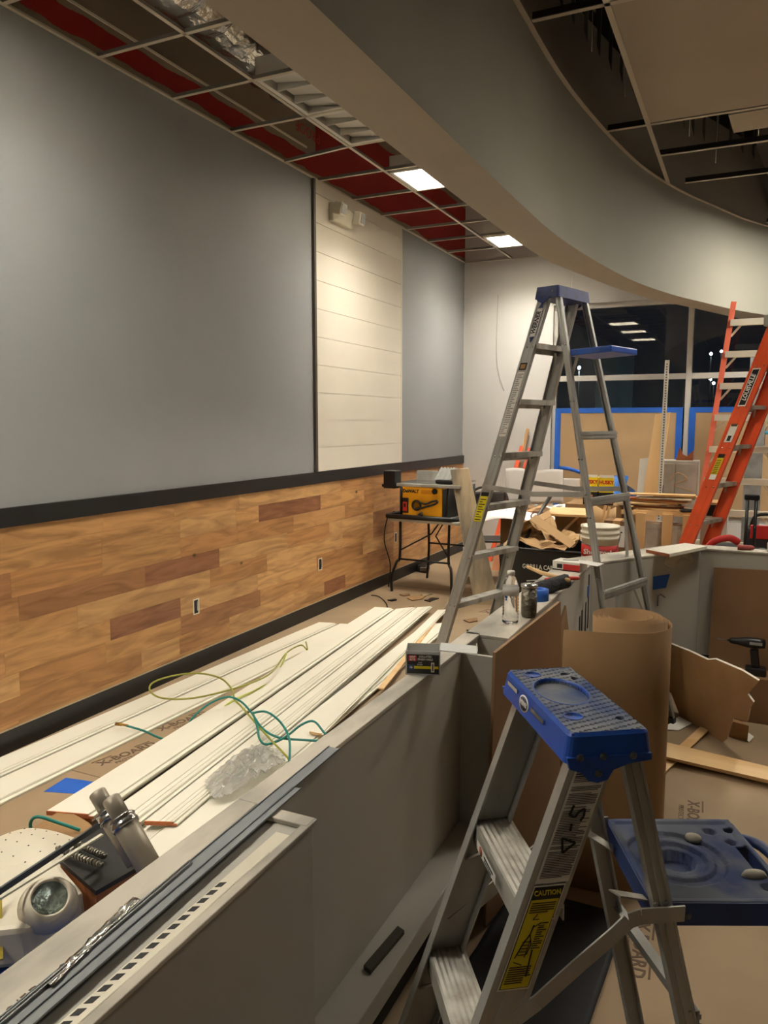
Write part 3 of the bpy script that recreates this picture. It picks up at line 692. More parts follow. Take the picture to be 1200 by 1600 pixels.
mb(BLUEDK).tube(spline([(c1+.01, -.09, zs-.005), (c1-.035, -.06, zs-.008), (c1-.04, .06, zs-.01), (c1+.01, .12, zs-.012)], 5), .011, 10).build('handle', so, M=SR)
mb(mat('concrete_splat', (176, 172, 158), .9)).lathe([(.018, 0), (.016, .006), (.006, .011), (.0005, .012)], (-.30, -.075, zs), 14).lathe([(.02, 0), (.014, .012), (.0005, .014)], (0, 0, 0), 10, Matrix.Translation((-.365, .065, zs)) @ Matrix.Diagonal((1.4, .7, 1, 1))).build('dried_plaster', so, M=SR)
text_mesh('not_a_step_text', 'NOT A STEP', .020, mat('embossed_blue', (34, 40, 62), .8), SR @ frame((-.345, .02, zs+.001), (0, 1, 0), (1, 0, 0)), so, ext=.0004)
for x, y in ((-.36, .158), (-.2, .158)): mb(STEEL).lathe([(.007, 0), (.005, .003), (.0005, .004)], (x, y, zs-.02), 10, Matrix.Rotation(-math.pi/2, 4, 'X')).build('rivet', so, M=SR)

# tall ladder straddling the half wall
L8, xo8, wo8, xr8, wor8, R8 = ladder('step_ladder', 'tall aluminium step ladder straddling the half wall', (-.9694, 4.3963), 2.828, 2.4323, .0514, .2975, .1567, .0588, .0514, .2302, .150, .064, .070, .034, tuple(.305*k for k in range(1, 8)), depth=.075, rear_rungs=(1.63, 1.283, .805))
h8 = 2.4323
cp = mb(mat('paint_spotted_blue_cap', (24, 46, 108), .5, rgb2=(16, 34, 82), scale=14))
ring0 = rr(-.068, .085, -.178, .178, .016); ring1 = rr(-.060, .077, -.170, .170, .014)
n = len(ring0); vs = [(x, y, h8-.062) for x, y in ring0]+[(x, y, h8) for x, y in ring1]
cp.add(vs, [(i, (i+1) % n, (i+1) % n+n, i+n) for i in range(n)]+[tuple(range(n, 2*n)), tuple(range(n))[::-1]])
for s in (1, -1): cp.prism([(x, s*.176, z) for x, z in ((.07, h8-.05), (.06, h8-.075), (.03, h8-.09), (.0, h8-.075), (-.02, h8-.055))], (0, s*.006, 0))
co = cp.build('top_cap', L8)
for x, z in ((.05, h8-.03), (.02, h8-.06), (-.03, h8-.03)): mb(STEELBRT).lathe([(.006, 0), (.001, .004)], (x, .1785, z), 10, Matrix.Rotation(-math.pi/2, 4, 'X')).build('rivet', co)
def web8(s, z, e=0): return (xo8(z)-s, wo8(z)+.0012+e, z)
up8 = Vector(web8(0, 1))-Vector(web8(0, 0))
bd = mb(mat('badge_navy', (26, 36, 96), .5))
def plate8(m_, mt, s0, s1, za, zb, e):
    m_.m(mt); return m_.hexa([web8(s0, za, e), web8(s1, za, e), web8(s1, za, e+.0007), web8(s0, za, e+.0007)], [web8(s0, zb, e), web8(s1, zb, e), web8(s1, zb, e+.0007), web8(s0, zb, e+.0007)])
bd.hexa([web8(.032, 2.14), web8(.038, 2.14), web8(.038, 2.14, .001), web8(.032, 2.14, .001)], [web8(.016, 2.18), web8(.056, 2.18), web8(.056, 2.18, .001), web8(.016, 2.18, .001)])
plate8(bd, bd.mats[0], .016, .056, 2.18, 2.31, 0)
bd.hexa([web8(.016, 2.31), web8(.056, 2.31), web8(.056, 2.31, .001), web8(.016, 2.31, .001)], [web8(.034, 2.35), web8(.040, 2.35), web8(.040, 2.35, .001), web8(.034, 2.35, .001)])
plate8(bd, WHITE, .019, .053, 2.17, 2.32, .001)
bo = bd.build('brand_badge', R8['f', 1])
text_mesh('brand_text', 'WERNER', .036, BLACK, frame(web8(.036, 2.245, .003), up8, (1, 0, 0)), bo, ext=.0004, bold=.03, sx=.86)
lb = MB(); plate8(lb, WHITE, .012, .058, 1.62, 1.98, 0); z = 1.97; lb.m(mat('fine_print_grey', (120, 118, 112), .7))
while z > 1.63: plate8(lb, lb.mats[1], .016, .054-rnd.choice([0, .01, .02]), z-.004, z, .001); z -= .010
lb.build('instruction_label', R8['f', 1])
lb = MB(); plate8(lb, BLACK, .012, .058, 1.99, 2.03, 0); plate8(lb, mat('tan_print', (170, 120, 60), .6), .02, .05, 1.998, 2.022, .001); lb.build('warning_label', R8['f', 1])
lb = MB(); plate8(lb, YEL, .010, .062, 1.12, 1.27, 0); plate8(lb, BLACK, .010, .062, 1.272, 1.295, 0)
for k in range(9): plate8(lb, BLACK, .016, .056-rnd.choice([0, .01, .02]), 1.13+k*.015, 1.135+k*.015, .001)
lb.build('caution_label', R8['f', 1])
for s in (1, -1):
    y = s*(wo8(1.32)+.012); mb(ALU).bar((xo8(1.325)-.01, y, 1.33), (.03, y, 1.305), .004, .028).bar((.03, y, 1.305), (xr8(1.32)-.01, y, 1.325), .004, .028).lathe([(.012, 0), (.008, .006), (.001, .007)], (xr8(1.32)+.015, y+s*.002, 1.325), 10, Matrix.Rotation(-s*math.pi/2, 4, 'X')).build('spreader', L8)
sh8 = mb(BLUEP).obox((-.24, .0, 2.075), (.26, .30, .034), (0, math.radians(2), 0)).build('pail_shelf', L8, bevel=.006)
for x in (-.16, -.30): mb(STEELBRT).lathe([(.005, 0), (.001, .003)], (x, .151, 2.073), 8, Matrix.Rotation(-math.pi/2, 4, 'X')).build('rivet', sh8)
mb(ALU).bar((-.17, .14, 2.055), (-.13, .13, 1.93), .02, .004).build('shelf_link', L8)
mb(ALU).bar((-.278, -.262, 1.224), (-.315, -.262, .715), .03, .006, up=(1, 0, 0)).build('hanging_brace', L8)
for s in (1, -1): mb(ALU).bar((xr8(.80), s*.10, .78), (xr8(.5), s*(wor8(.5)-.01), .45), .016, .004).build('diagonal_brace', L8)

# ------------------------------------------------------------------ primed boards on the floor
def board(nl, nr, fl, fr, z, label, t=.016, grooves=(.82,), endm=MDF, lip=.018, jag=0):
    nl, nr, fl, fr = [Vector((p[0], p[1], 0)) for p in (nl, nr, fl, fr)]
    m_ = mb(BOARD)
    o = thing('shiplap_board', label, 'board', (nl.x, nl.y, z), 0, 'white primed boards on the floor')
    base = Vector((nl.x, nl.y, 0))
    def P_(u, v, zz): q = nl.lerp(nr, u).lerp(fl.lerp(fr, u), v)-base; return (q.x, q.y, zz)
    L_ = 1-lip/.17
    cuts = [0]+[g for g in grooves]+[L_]
    gw = .018
    for a, b in zip(cuts, cuts[1:]):
        a2 = a+gw if a else 0
        m_.hexa([P_(a2, 0, 0), P_(b, 0, 0), P_(b, 1, 0), P_(a2, 1, 0)], [P_(a2, 0, t), P_(b, 0, t), P_(b, 1, t), P_(a2, 1, t)])
    m_.m(BOARDG)
    for g in grooves: m_.hexa([P_(g, 0, 0), P_(g+gw, 0, 0), P_(g+gw, 1, 0), P_(g, 1, 0)], [P_(g, 0, t*.6), P_(g+gw, 0, t*.6), P_(g+gw, 1, t*.6), P_(g, 1, t*.6)])
    m_.m(BOARD).hexa([P_(L_, 0, 0), P_(1, 0, 0), P_(1, 1, 0), P_(L_, 1, 0)], [P_(L_, 0, t*.5), P_(1, 0, t*.5), P_(1, 1, t*.5), P_(L_, 1, t*.5)])
    m_.build('face', o)
    e = mb(endm)
    e.hexa([P_(0, -.0015, 0), P_(L_, -.0015, 0), P_(L_, 0, 0), P_(0, 0, 0)], [P_(0, -.0015, t), P_(L_, -.0015, t), P_(L_, 0, t), P_(0, 0, t)])
    e.hexa([P_(L_, -.0015, 0), P_(1, -.0015, 0), P_(1, 0, 0), P_(L_, 0, 0)], [P_(L_, -.0015, t*.5), P_(1, -.0015, t*.5), P_(1, 0, t*.5), P_(L_, 0, t*.5)])
    e.build('cut_end', o); return o
board((-3.345, 1.95), (-3.17, 1.95), (-3.20, 5.48), (-3.05, 5.52), .012, 'white primed board lying nearest the black baseboard', grooves=(.78,))
board((-3.16, 1.85), (-2.95, 1.80), (-3.035, 5.55), (-2.86, 5.6), .002, 'white primed board lying second from the black baseboard', grooves=(.86,))
board((-2.60, 2.17), (-2.40, 2.23), (-2.93, 6.00), (-2.76, 6.03), .055, 'plain white board topping the stack, left edge over printed floor board', t=.018, grooves=())
board((-2.62, 2.24), (-2.42, 2.24), (-2.95, 5.9), (-2.78, 5.95), .030, 'white board stacked directly under the leftmost stack board', t=.02, grooves=())
board((-2.36, 2.22), (-2.20, 2.29), (-2.745, 6.05), (-2.62, 6.20), .048, 'white grooved board in middle of the stack beside the leftmost', grooves=(.55, .72, .86))
board((-2.185, 2.30), (-2.06, 2.35), (-2.605, 6.20), (-2.50, 6.30), .044, 'white grooved board right of centre in the stack, notched orange end', grooves=(.45, .62, .8))
board((-2.40, 2.26), (-2.22, 2.30), (-2.76, 6.1), (-2.58, 6.2), .022, 'white board in lower layer at centre of the stack', grooves=(.8,))
board((-2.20, 2.16), (-2.05, 2.19), (-2.62, 5.9), (-2.5, 6.0), .003, 'low white board with short orange end beneath the stack', grooves=(.6, .8))
board((-2.085, 2.10), (-1.90, 2.03), (-2.36, 5.75), (-2.17, 5.95), .020, 'plain white board lying nearest the half wall', grooves=(.9,))
board((-2.05, 3.4), (-1.97, 3.4), (-2.41, 6.2), (-2.34, 6.25), .045, 'thin white strip with tan edge on right side of stack', t=.012, grooves=(), endm=PINE)
tag(mb(PINEL).hexa([(-2.03, 4.2, .035), (-1.99, 4.2, .035), (-2.35, 6.2, .035), (-2.39, 6.2, .035)], [(-2.03, 4.2, .044), (-1.99, 4.2, .044), (-2.35, 6.2, .044), (-2.39, 6.2, .044)]).build('wood_strip'), 'tan wooden strip lying along right side of board stack', 'wood strip')
# bubble wrap
bw = mb(mat('wrap_plastic', (244, 244, 240), .12, trans=.75, ior=1.25)).field(44, 44, lambda u, v: (-2.20+.30*u-.02*v, 2.62+.55*v-.1*u, .070+.045*max(0, math.sin(math.pi*u)*math.sin(math.pi*v))*(.5+abs(noise.noise(Vector((u*6, v*7, 1))))*2.2)+.012*noise.noise(Vector((u*25, v*25, 3)))), hole=lambda u, v: math.hypot((u-.5)*2, (v-.5)*2)+.35*noise.noise(Vector((u*3, v*3, 8))) > .92, smooth=False).build('bubble_wrap', solid=.001)
tag(bw, 'crumpled clear plastic wrap lying on white boards', 'plastic wrap')
# air hoses
def hose(name, pts, r, mt, label, cat='hose'):
    o = mb(mt).tube(spline(pts, 7), r, 8).build(name); return tag(o, label, cat)
oh = hose('air_hose', [(-2.884,4.744,0.090), (-2.793,4.610,0.080), (-2.893,4.686,0.080), (-2.884,4.482,0.080), (-2.675,3.982,0.120), (-2.643,3.693,0.140), (-2.749,3.521,0.120), (-2.893,3.408,0.100), (-3.061,3.382,0.090), (-3.207,3.457,0.090), (-3.262,3.552,0.100), (-3.196,3.652,0.120), (-3.044,3.713,0.140), (-2.839,3.671,0.150), (-2.652,3.534,0.150), (-2.571,3.441,0.140), (-2.471,3.376,0.130), (-2.283,3.239,0.120), (-2.091,3.102,0.110), (-1.927,2.981,0.110), (-1.840,2.910,0.100)], .0055, OLIVE, 'olive green air hose looped over the white boards')
hose('air_hose', [(-2.866,4.454,0.090), (-2.700,4.055,0.060), (-2.642,3.756,0.080), (-2.658,3.521,0.080), (-2.668,3.354,0.030), (-2.646,3.214,0.030)], .0055, mat('yellow_green_hose', (176, 186, 70), .4), 'yellow green air hose lying in the gap between boards')
th = hose('air_hose', [(-3.012,3.059,0.045), (-2.867,3.036,0.050), (-2.742,3.019,0.040), (-2.692,3.070,0.015), (-2.717,3.178,0.020), (-2.699,3.255,0.090), (-2.668,3.358,0.130), (-2.609,3.427,0.150), (-2.507,3.408,0.150), (-2.372,3.320,0.140), (-2.213,3.197,0.120), (-2.101,3.175,0.100), (-1.993,3.217,0.090), (-1.850,3.242,0.100)], .006, TEAL, 'teal air hose with brass fitting snaking over boards')
mb(BRASS).tube([(-3.077,3.045,0.050), (-3.041,3.052,0.050), (-3.038,3.053,0.050), (-3.006,3.062,0.045)], [.010, .010, .007, .007], 8).build('brass_fitting', th)
th2 = hose('hose_loop', [(-2.357,3.317,0.140), (-2.252,3.206,0.120), (-2.160,3.095,0.110), (-2.103,3.079,0.100), (-2.058,3.169,0.110), (-2.016,3.256,0.150), (-1.957,3.285,0.170), (-1.894,3.275,0.130), (-1.853,3.266,0.100)], .006, TEAL, 'teal air hose piece arching right towards half wall')
th3 = hose('hose_loop', [(-2.336,3.288,0.150), (-2.255,3.290,0.170), (-2.130,3.222,0.170), (-2.009,3.123,0.150), (-1.928,3.012,0.120), (-1.848,2.862,0.100)], .006, TEAL, 'teal air hose loop curling down over board nearest wall')
for q_ in (th2, th3):
    q_.parent = th
    for k_ in ('label', 'category'): del q_[k_]
hose('air_hose', [(-2.514,2.020,0.060), (-2.507,2.011,0.120), (-2.469,2.017,0.150), (-2.410,2.057,0.120), (-2.342,2.105,0.080)], .007, TEAL, 'teal hose bend in lower left beside brown scrap')
# prints and tape on the floor boards
def floor_print(o, dirx, s, nm, label, line2='PROTECTION'):
    M = frame(o, dirx, (-dirx[1], dirx[0], 0))
    a = text_mesh('printed_logo', 'X-BOARD', s, MARK, M, ext=.0004, bold=.02); a['kind'] = 'structure'; a['label'] = label
    text_mesh('print_line', line2, s*.45, MARK, M @ Matrix.Translation((0, -s*.7, 0)), a, ext=.0003)
    mb(MARK).box(-s*2.4, -s*.9, s*.52, s*.62, -.0005, .0005).box(s*.9, s*2.1, s*.52, s*.62, -.0005, .0005).build('print_bars', a, M=M)
floor_print((-2.822,2.867,0.001), (.22, .97, 0), .075, 'a', 'printed floor board mark')
floor_print((-2.851,3.337,0.001), (.22, .97, 0), .075, 'a', 'printed floor board mark')
floor_print((-.14, 3.42, .001), (.05, -1, 0), .07, 'a', 'printed mark on right floor')
floor_print((-.24, 2.45, .001), (.05, -1, 0), .065, 'a', 'printed mark on right floor')
floor_print((-.06, 1.98, .001), (.05, -1, 0), .065, 'a', 'printed mark on right floor')
floor_print((-2.0, 6.7, .001), (.3, 1, 0), .10, 'a', 'printed mark on far floor')
tag(mb(BTAPE).quad((-2.873,2.383,0.001), (-2.719,2.435,0.001), (-2.726,2.558,0.001), (-2.893,2.530,0.001)).build('tape_patch', solid=.0006), 'blue tape patch on floor board between board piles', 'tape')
for i in range(6):
    y = -2+i*2.3
    g = mb(mat('board_seam', (120, 100, 80), .8)).box(-3.3, -.92, y, y+.006, .0, .0012).box(-.7, 3.0, y+.7, y+.706, 0, .0012); struct(g.build('trim_%d' % (20+i)), 'seam between floor boards')
# debris on the floor near the saw
for i, (px, s, c, z) in enumerate((((-2.856,6.729,0.004), .13, CARD, 0), ((-3.002,6.813,0.004), .07, CARDDK, .4), ((-2.813,6.903,0.004), .08, OLDW, .9), ((-2.746,6.351,0.004), .06, CARDDK, 1.4), ((-3.024,6.559,0.004), .06, BLKPL, .5), ((-2.691,6.717,0.004), .10, BLKPL, 1.0), ((-2.091,6.154,0.004), .09, CARDDK, .2), ((-1.976,5.868,0.004), .08, BLKPL, .9), ((-0.865,3.035,0.950), .001, BLKPL, 0))):
    if i == 8: continue
    pts = [(px[0]+s*(.6+.4*math.sin(k*2.1+z))*math.cos(k*math.pi/3+z), px[1]+s*1.3*(.6+.4*math.sin(k*1.3+z))*math.sin(k*math.pi/3+z), .002) for k in range(6)]
    o = mb(c).prism(pts, (0, 0, .008)).build('floor_scrap')
    tag(o, ['largest torn cardboard scrap on floor in front of saw table', 'dark brown scrap left of the largest torn cardboard', 'grey wood chip right of the largest torn cardboard', 'small brown scrap below the torn cardboard', 'small black shard left end of the floor debris', 'black plastic piece right end of the floor debris', 'brown offcut on floor left of water bottle', 'black sliver on floor beside the half wall'][i], 'scrap')
hose('extension_cord', [(-3.291,6.657,0.008), (-3.199,6.639,0.008), (-3.022,6.425,0.008), (-2.870,6.142,0.008), (-2.828,5.974,0.010)], .005, BLKPL, 'black cord end curling on floor before the saw', 'cord')
hose('extension_cord', [(-2.428,6.342,0.010), (-2.460,6.847,0.100), (-2.365,7.140,0.160), (-2.197,7.237,0.060), (-1.977,6.826,0.010)], .005, mat('tan_cable', (156, 146, 110), .5), 'tan cable arching over floor behind tall ladder', 'cord')

# ------------------------------------------------------------------ saw on folding table
T = thing('folding_table', 'white topped folding table with black legs holding the saw', 'table', (-2.80, 7.25, 0), math.radians(-4))
tw, tl = .46, .78
mb(mat('grey_table_top', (176, 172, 160), .5)).box(-.40, .38, -.36, .45, .72, .75).build('tabletop', T, bevel=.008)
def leg(pts): return mb(BLKPL).tube(spline(pts, 4), .014, 8).build('leg', T)
leg([(-.32, -.26, .72), (-.32, -.27, .35), (-.34, -.30, .30), (-.38, -.33, .15), (-.38, -.33, 0)]); leg([(.22, -.26, .72), (.22, -.27, .35), (.26, -.30, .28), (.28, -.33, .15), (.28, -.33, 0)])
leg([(-.32, .38, .72), (-.32, .40, .35), (-.36, .44, 0)]); leg([(.28, .38, .72), (.28, .40, .35), (.32, .44, 0)])
mb(BLKPL).tube([(-.33, -.28, .33), (.24, -.28, .33)], .010, 8).build('crossbar', T); mb(BLKPL).tube([(-.33, .40, .40), (.29, .40, .40)], .010, 8).build('crossbar', T)
mb(BLKPL).tube([(-.31, -.27, .42), (-.05, -.1, .58), (-.0, .05, .72)], .008, 6).tube([(.21, -.27, .40), (.0, -.1, .56), (.04, .05, .72)], .008, 6).build('folding_brace', T)
SW = thing('table_saw', 'yellow and black portable table saw on folding table', 'table saw', (-2.80, 7.25, .75), math.radians(-4))
mb(YELT).box(-.26, .17, -.33, -.315, .03, .32).box(-.26, .16, -.315, .05, .30, .32).build('front_panel', SW, bevel=.006)
mb(BLKPL).box(-.27, .17, -.313, .10, .012, .30).build('body', SW)
mb(BLKPL).tube([(x, y, .02) for x, y in [(-.42, -.36), (.28, -.36), (.32, -.30), (.32, .22), (.28, .28), (-.38, .28), (-.43, .22), (-.43, -.32)]], .024, 8, closed=True).build('roll_cage', SW)
for a_, b_ in (((-.28, -.32, .02), (-.28, -.32, .33)), ((.20, -.30, .02), (.22, -.28, .33)), ((.30, .2, .02), (.28, .2, .33))): mb(BLKPL).tube([a_, b_], .014, 8).build('cage_upright', SW)
mb(STEELBRT).box(-.33, .26, -.34, .30, .345, .36).build('table_plate', SW, bevel=.003)
mb(ALU).box(-.30, .38, -.385, -.352, .325, .355).build('fence_rail', SW, bevel=.003)
mb(ALU).box(-.26, .10, -.02, .02, .362, .46).build('rip_fence', SW); mb(BLKPL).box(-.44, -.31, -.40, -.26, .30, .475).box(-.47, -.40, -.38, -.28, .31, .34).build('fence_head', SW, bevel=.008)
gd = mb(CLOUDY); [gd.bar((.0+k*.035, -.12, .38), (.05+k*.035, -.06, .50), .008, .03) for k in range(5)]; gd.m(STEELBRT).box(-.01, .20, -.04, -.035, .37, .50); gd.build('blade_guard', SW)
mb(BLKPL).box(.10, .30, -.34, -.26, .362, .40).build('mitre_handle', SW, bevel=.012)
mb(BLKPL).box(-.255, -.19, -.345, -.33, .06, .21).build('switch_plate', SW, bevel=.004); sw = mb(RED).box(-.245, -.20, -.352, -.345, .08, .17).build('power_switch', SW); mb(BLACK).box(-.232, -.213, -.354, -.352, .12, .155).build('switch_key', sw)
mb(BLKPL).lathe([(.055, 0), (.055, .008), (.035, .012), (.035, 0)], (0, 0, 0), 24, Matrix.Translation((-.10, -.33, .14)) @ Matrix.Rotation(math.pi/2, 4, 'X')).tube(spline([(-.11, -.35, .19), (0, -.352, .16), (.08, -.352, .19), (.13, -.352, .20)], 5), .009, 8).tube(spline([(-.10, -.35, .10), (0, -.352, .13), (.10, -.352, .16), (.14, -.352, .19)], 5), .009, 8).tube([(-.03, -.352, .08), (-.07, -.36, .05), (-.02, -.36, .05)], .011, 8).build('handwheel', SW)
mb(BLKPL).lathe([(.028, 0), (.028, .02), (.001, .022)], (0, 0, 0), 16, Matrix.Translation((.10, -.335, .285)) @ Matrix.Rotation(math.pi/2, 4, 'X')).build('lock_knob', SW)
mb(mat('orange_panel_print', (214, 140, 20), .5)).box(-.055, .06, -.3325, -.330, .255, .295).build('info_label', SW)
text_mesh('brand_text', 'DeWALT', .044, BLACK, frame((-.165, -.332, .276), (1, 0, 0), (0, 0, 1)), SW, ext=.0008, bold=.05)
mb(BLKPL).tube(spline([(-.42, -.2, .05), (-.50, -.2, -.02), (-.53, -.22, -.25), (-.47, -.2, -.50), (-.49, -.2, -.74)], 5), .006, 6).build('power_cord', None, M=Matrix.Translation((-2.80, 7.25, .75)) @ Matrix.Rotation(math.radians(-4), 4, 'Z')); tag(bpy.data.objects['power_cord'], 'black power cord hanging down left of the table saw', 'cord')
tag(mb(BLKPL).obox(((-3.349,8.114,0.035)), (.10, .24, .07), (0, 0, .3)).build('black_box', bevel=.004), 'small black box on floor under the saw table', 'box')
mb(mat('grey_box_print', (120, 110, 105), .6)).obox(((-3.283,8.030,0.040)), (.10, .16, .04), (0, 0, .3)).build('label_print', bpy.data.objects['black_box'])
# leaning weathered plank beyond ladder, resting against the saw table
Pl = mb(OLDW).hexa([(-2.26, 6.76, 0), (-2.04, 6.82, 0), (-2.05, 6.845, 0), (-2.27, 6.785, 0)], [(-2.555, 6.87, 1.25), (-2.39, 6.92, 1.27), (-2.40, 6.945, 1.27), (-2.565, 6.895, 1.25)]).build('plank', bevel=.002)
tag(Pl, 'weathered grey plank leaning upright against the saw table', 'plank')
ch = thing('folding_chair', 'black metal folding chair behind the leaning plank', 'chair', (-2.50, 7.85, 0), 2.0)
mb(mat('dark_brown_metal', (50, 42, 38), .5)).tube(spline([(-.02, -.22, 0), (-.06, -.22, .5), (-.12, -.21, .85), (-.15, -.14, 1.0), (-.16, 0, 1.03), (-.15, .14, 1.0), (-.12, .21, .85), (-.06, .22, .5), (-.02, .22, 0)], 6), .014, 8).build('frame', ch)
mb(mat('dark_brown_metal', (50, 42, 38), .5)).field(6, 8, lambda u, v: (-.12-.03*u-.02*math.sin(math.pi*v), -.18+.36*v, .78+.2*u)).build('backrest', ch, solid=.006)
mb(BLKPL).box(-.1, .3, -.19, .19, .43, .45).build('seat', ch, bevel=.01)
for s in (-1, 1): mb(BLKPL).tube([(-.1, s*.19, .6), (.35, s*.2, 0)], .011, 8).build('leg', ch)

# emergency light on shiplap
e = thing('emergency_light', 'white twin head emergency light high on the shiplap panel', 'emergency light', (XW+.02, 6.22, 3.5))
mb(WHITEP).box(0, .05, -.20, .14, -.07, .09).build('housing', e, bevel=.01)
for yy in (-.16, .20):
    hd = mb(WHITEP).obox((.09, yy, .03), (.08, .10, .11), (0, .2, 0)).build('lamp_head', e, bevel=.012)
    mb(mat('grey_lens', (150, 150, 146), .2)).obox((.133, yy, .022), (.004, .08, .08), (0, .2, 0)).build('lens', hd)
mb(WHITEP).box(0, .04, .14, .26, .0, .04).build('arm', e)

# ------------------------------------------------------------------ clutter on the near left, on a blue covered bin
bx = thing('storage_tote', 'blue plastic tote beyond the near half wall', 'tote', (-1.30, .95, 0))
tt = MB().m(BTARP)
tt.hexa([(-.26, -.50, 0), (.24, -.50, 0), (.24, .20, 0), (-.26, .20, 0)], [(-.30, -.55, .68), (.35, -.55, .68), (.35, .22, .68), (-.30, .22, .68)])
tt.build('body', bx, bevel=.01); mb(BTARP).box(-.31, .355, -.56, .23, .66, .69).build('rim', bx, bevel=.006)
# carton with black top sheet
cq = [Vector(q) for q in ((-1.31, 1.242, .69), (-1.108, 1.172, .69), (-1.128, 1.045, .69), (-1.285, 1.095, .69))]
cb = thing('carton', 'orange brown carton with black top on the blue tote', 'box', (-1.2, 1.13, .69)); c0_ = Vector((-1.2, 1.13, .69)); cq = [q-c0_ for q in cq]
mb(mat('orange_carton', (166, 104, 62), .7)).hexa(cq[::-1], [q*.97+Vector((0, 0, .075)) for q in cq[::-1]]).build('body', cb)
mb(mat('black_top_sheet', (36, 35, 34), .35, var=.3, scale=8)).hexa([q+Vector((0, 0, .076)) for q in cq[::-1]], [q+Vector((0, 0, .086)) for q in cq[::-1]]).build('top_sheet', cb)
# two socket cylinders
for i, (a, b) in enumerate((((-0.983,1.068,0.812), (-1.129,1.095,0.947)), ((-1.087,1.119,0.810), (-1.207,1.133,0.926)))):
    a = Vector(a); b = Vector(b); d = (b-a).normalized()
    o = thing('pipe_post', ['grey steel threaded post leaning, nearer of the pair', 'grey steel threaded post leaning, farther of the pair'][i], 'post', a)
    M = d.to_track_quat('Z', 'Y').to_matrix().to_4x4(); ln = (b-a).length
    mb(mat('dull_nickel', (176, 168, 152), .4, .4, var=.1)).lathe([(.024, 0), (.024, ln-.068), (.0225, ln-.064)], (0,0,0), 20, M).build('sleeve', o)
    mb(STEELBRT).lathe([(.027, ln-.068), (.028, ln-.064), (.028, ln-.060), (.026, ln-.057), (.026, ln-.052), (.028, ln-.049), (.024, ln-.045)], (0,0,0), 20, M).build('collar', o)
    mb(mat('dull_nickel', (176, 168, 152), .4, .4, var=.1)).lathe([(.018, ln-.05), (.018, ln-.003), (.016, ln), (.0005, ln)], (0,0,0), 20, M).build('rod', o)
# springs / bolts
for i, (a, b) in enumerate((((-1.304,1.107,0.790), (-1.168,1.099,0.790)), ((-1.295,1.139,0.790), (-1.186,1.127,0.790)))):
    a = Vector(a); b = Vector(b); o = mb(mat('bolt_steel', (150, 144, 132), .3, .9)); n = 120; k = 14; pts = []
    d = (b-a).normalized(); u = d.orthogonal().normalized(); w = d.cross(u)
    o.tube([a, b], .004, 8)
    o.tube([a.lerp(b, .05+.95*i_/n)+(u*math.cos(i_/n*k*2*math.pi)+w*math.sin(i_/n*k*2*math.pi))*.0052 for i_ in range(n+1)], .0026, 6)
    tag(o.build('coarse_screw'), ['coarse steel lag screw on black carton top, nearer', 'coarse steel lag screw on black carton top, farther'][i], 'screw')
# emergency light unit lying on its back
eu = thing('emergency_light', 'cream emergency light unit with round glass lamp, lying face up', 'emergency light', (-1.17, .905, .69))
WP2 = mat('cream_plastic', (218, 210, 190), .45, var=.04)
el = mb(WP2)
tp_ = [(-1.164,0.917,0.770), (-1.156,1.042,0.770), (-1.288,1.088,0.785), (-1.36, 1.02, .785), (-1.36, .78, .77)]
E_ = Vector((-1.17, .905, .69))
cen = sum((Vector(p) for p in tp_), Vector())/5
bt = [Vector((p[0], p[1], .691))+(Vector((p[0]-cen.x, p[1]-cen.y, 0))*.04) for p in tp_]
el.add([Vector(p)-E_ for p in bt]+[Vector(p)-E_ for p in tp_], [(0,1,2,3,4)[::-1], (5,6,7,8,9)]+[(i, (i+1) % 5, (i+1) % 5+5, i+5) for i in range(5)])
el.build('housing', eu, bevel=.012)
lc = Vector((-1.161,0.964,0.800))-E_; nrm = (Vector((0, 0, 1.7))-E_-lc).normalized(); nrm = (nrm+Vector((.1, .1, .7))).normalized()
M = Matrix.Translation(lc) @ nrm.to_track_quat('Z', 'Y').to_matrix().to_4x4()
mb(WP2).lathe([(.055, -.03), (.044, -.004), (.037, .004), (.033, .004), (.032, -.002)], (0,0,0), 32, M).build('lamp_bezel', eu)
ln_ = mb(mat('lamp_reflector', (226, 240, 240), .3, .6, bump=.6, bscale=90)).lathe([(.033, -.001), (.022, -.008), (.010, -.016), (.0005, -.018)], (0,0,0), 32, M).build('reflector', eu)
mb(mat('thin_lens', (245, 250, 250), .02, trans=1, ior=1.04)).lathe([(.032, .0005), (.020, .002), (.0005, .003)], (0,0,0), 32, M).build('lens', eu)
mb(BLKPL).obox(Vector((-1.221,0.986,0.700))-E_, (.022, .003, .005), (0, 0, .75)).build('vent_slot', eu)
eu2 = thing('emergency_light', 'cream emergency light back plate with small holes, at left edge', 'emergency light', (-1.40, 1.10, .69))
dome = lambda u, v: ((u-.5)*.30, (v-.5)*.26, .02+.07*(math.sin(math.pi*min(max(u, .0), 1))*math.sin(math.pi*min(max(v, .0), 1)))**.45)
mb(WP2).field(20, 20, dome).box(-.15, .15, -.13, .13, 0, .02).build('housing', eu2)
hl = mb(BLACK)
for a in range(6):
    for b in range(5): q = dome(.2+a*.12, .2+b*.15); hl.lathe([(.0022, 0), (.0005, .001)], (q[0], q[1], q[2]+.0005), 6)
hl.build('screw_holes', eu2)
fl = tag(mb(STEEL).bar((-1.178,0.798,0.860), (-1.194,1.132,0.860), .005, .012).build('steel_bar'), 'dark thin steel bar across the clutter at lower left', 'bar')
tag(mb(WHITEP).bar((-1.206,0.841,0.830), (-1.201,1.137,0.830), .008, .004).build('thin_rail'), 'thin pale perforated rail beneath the dark steel bar', 'rail')
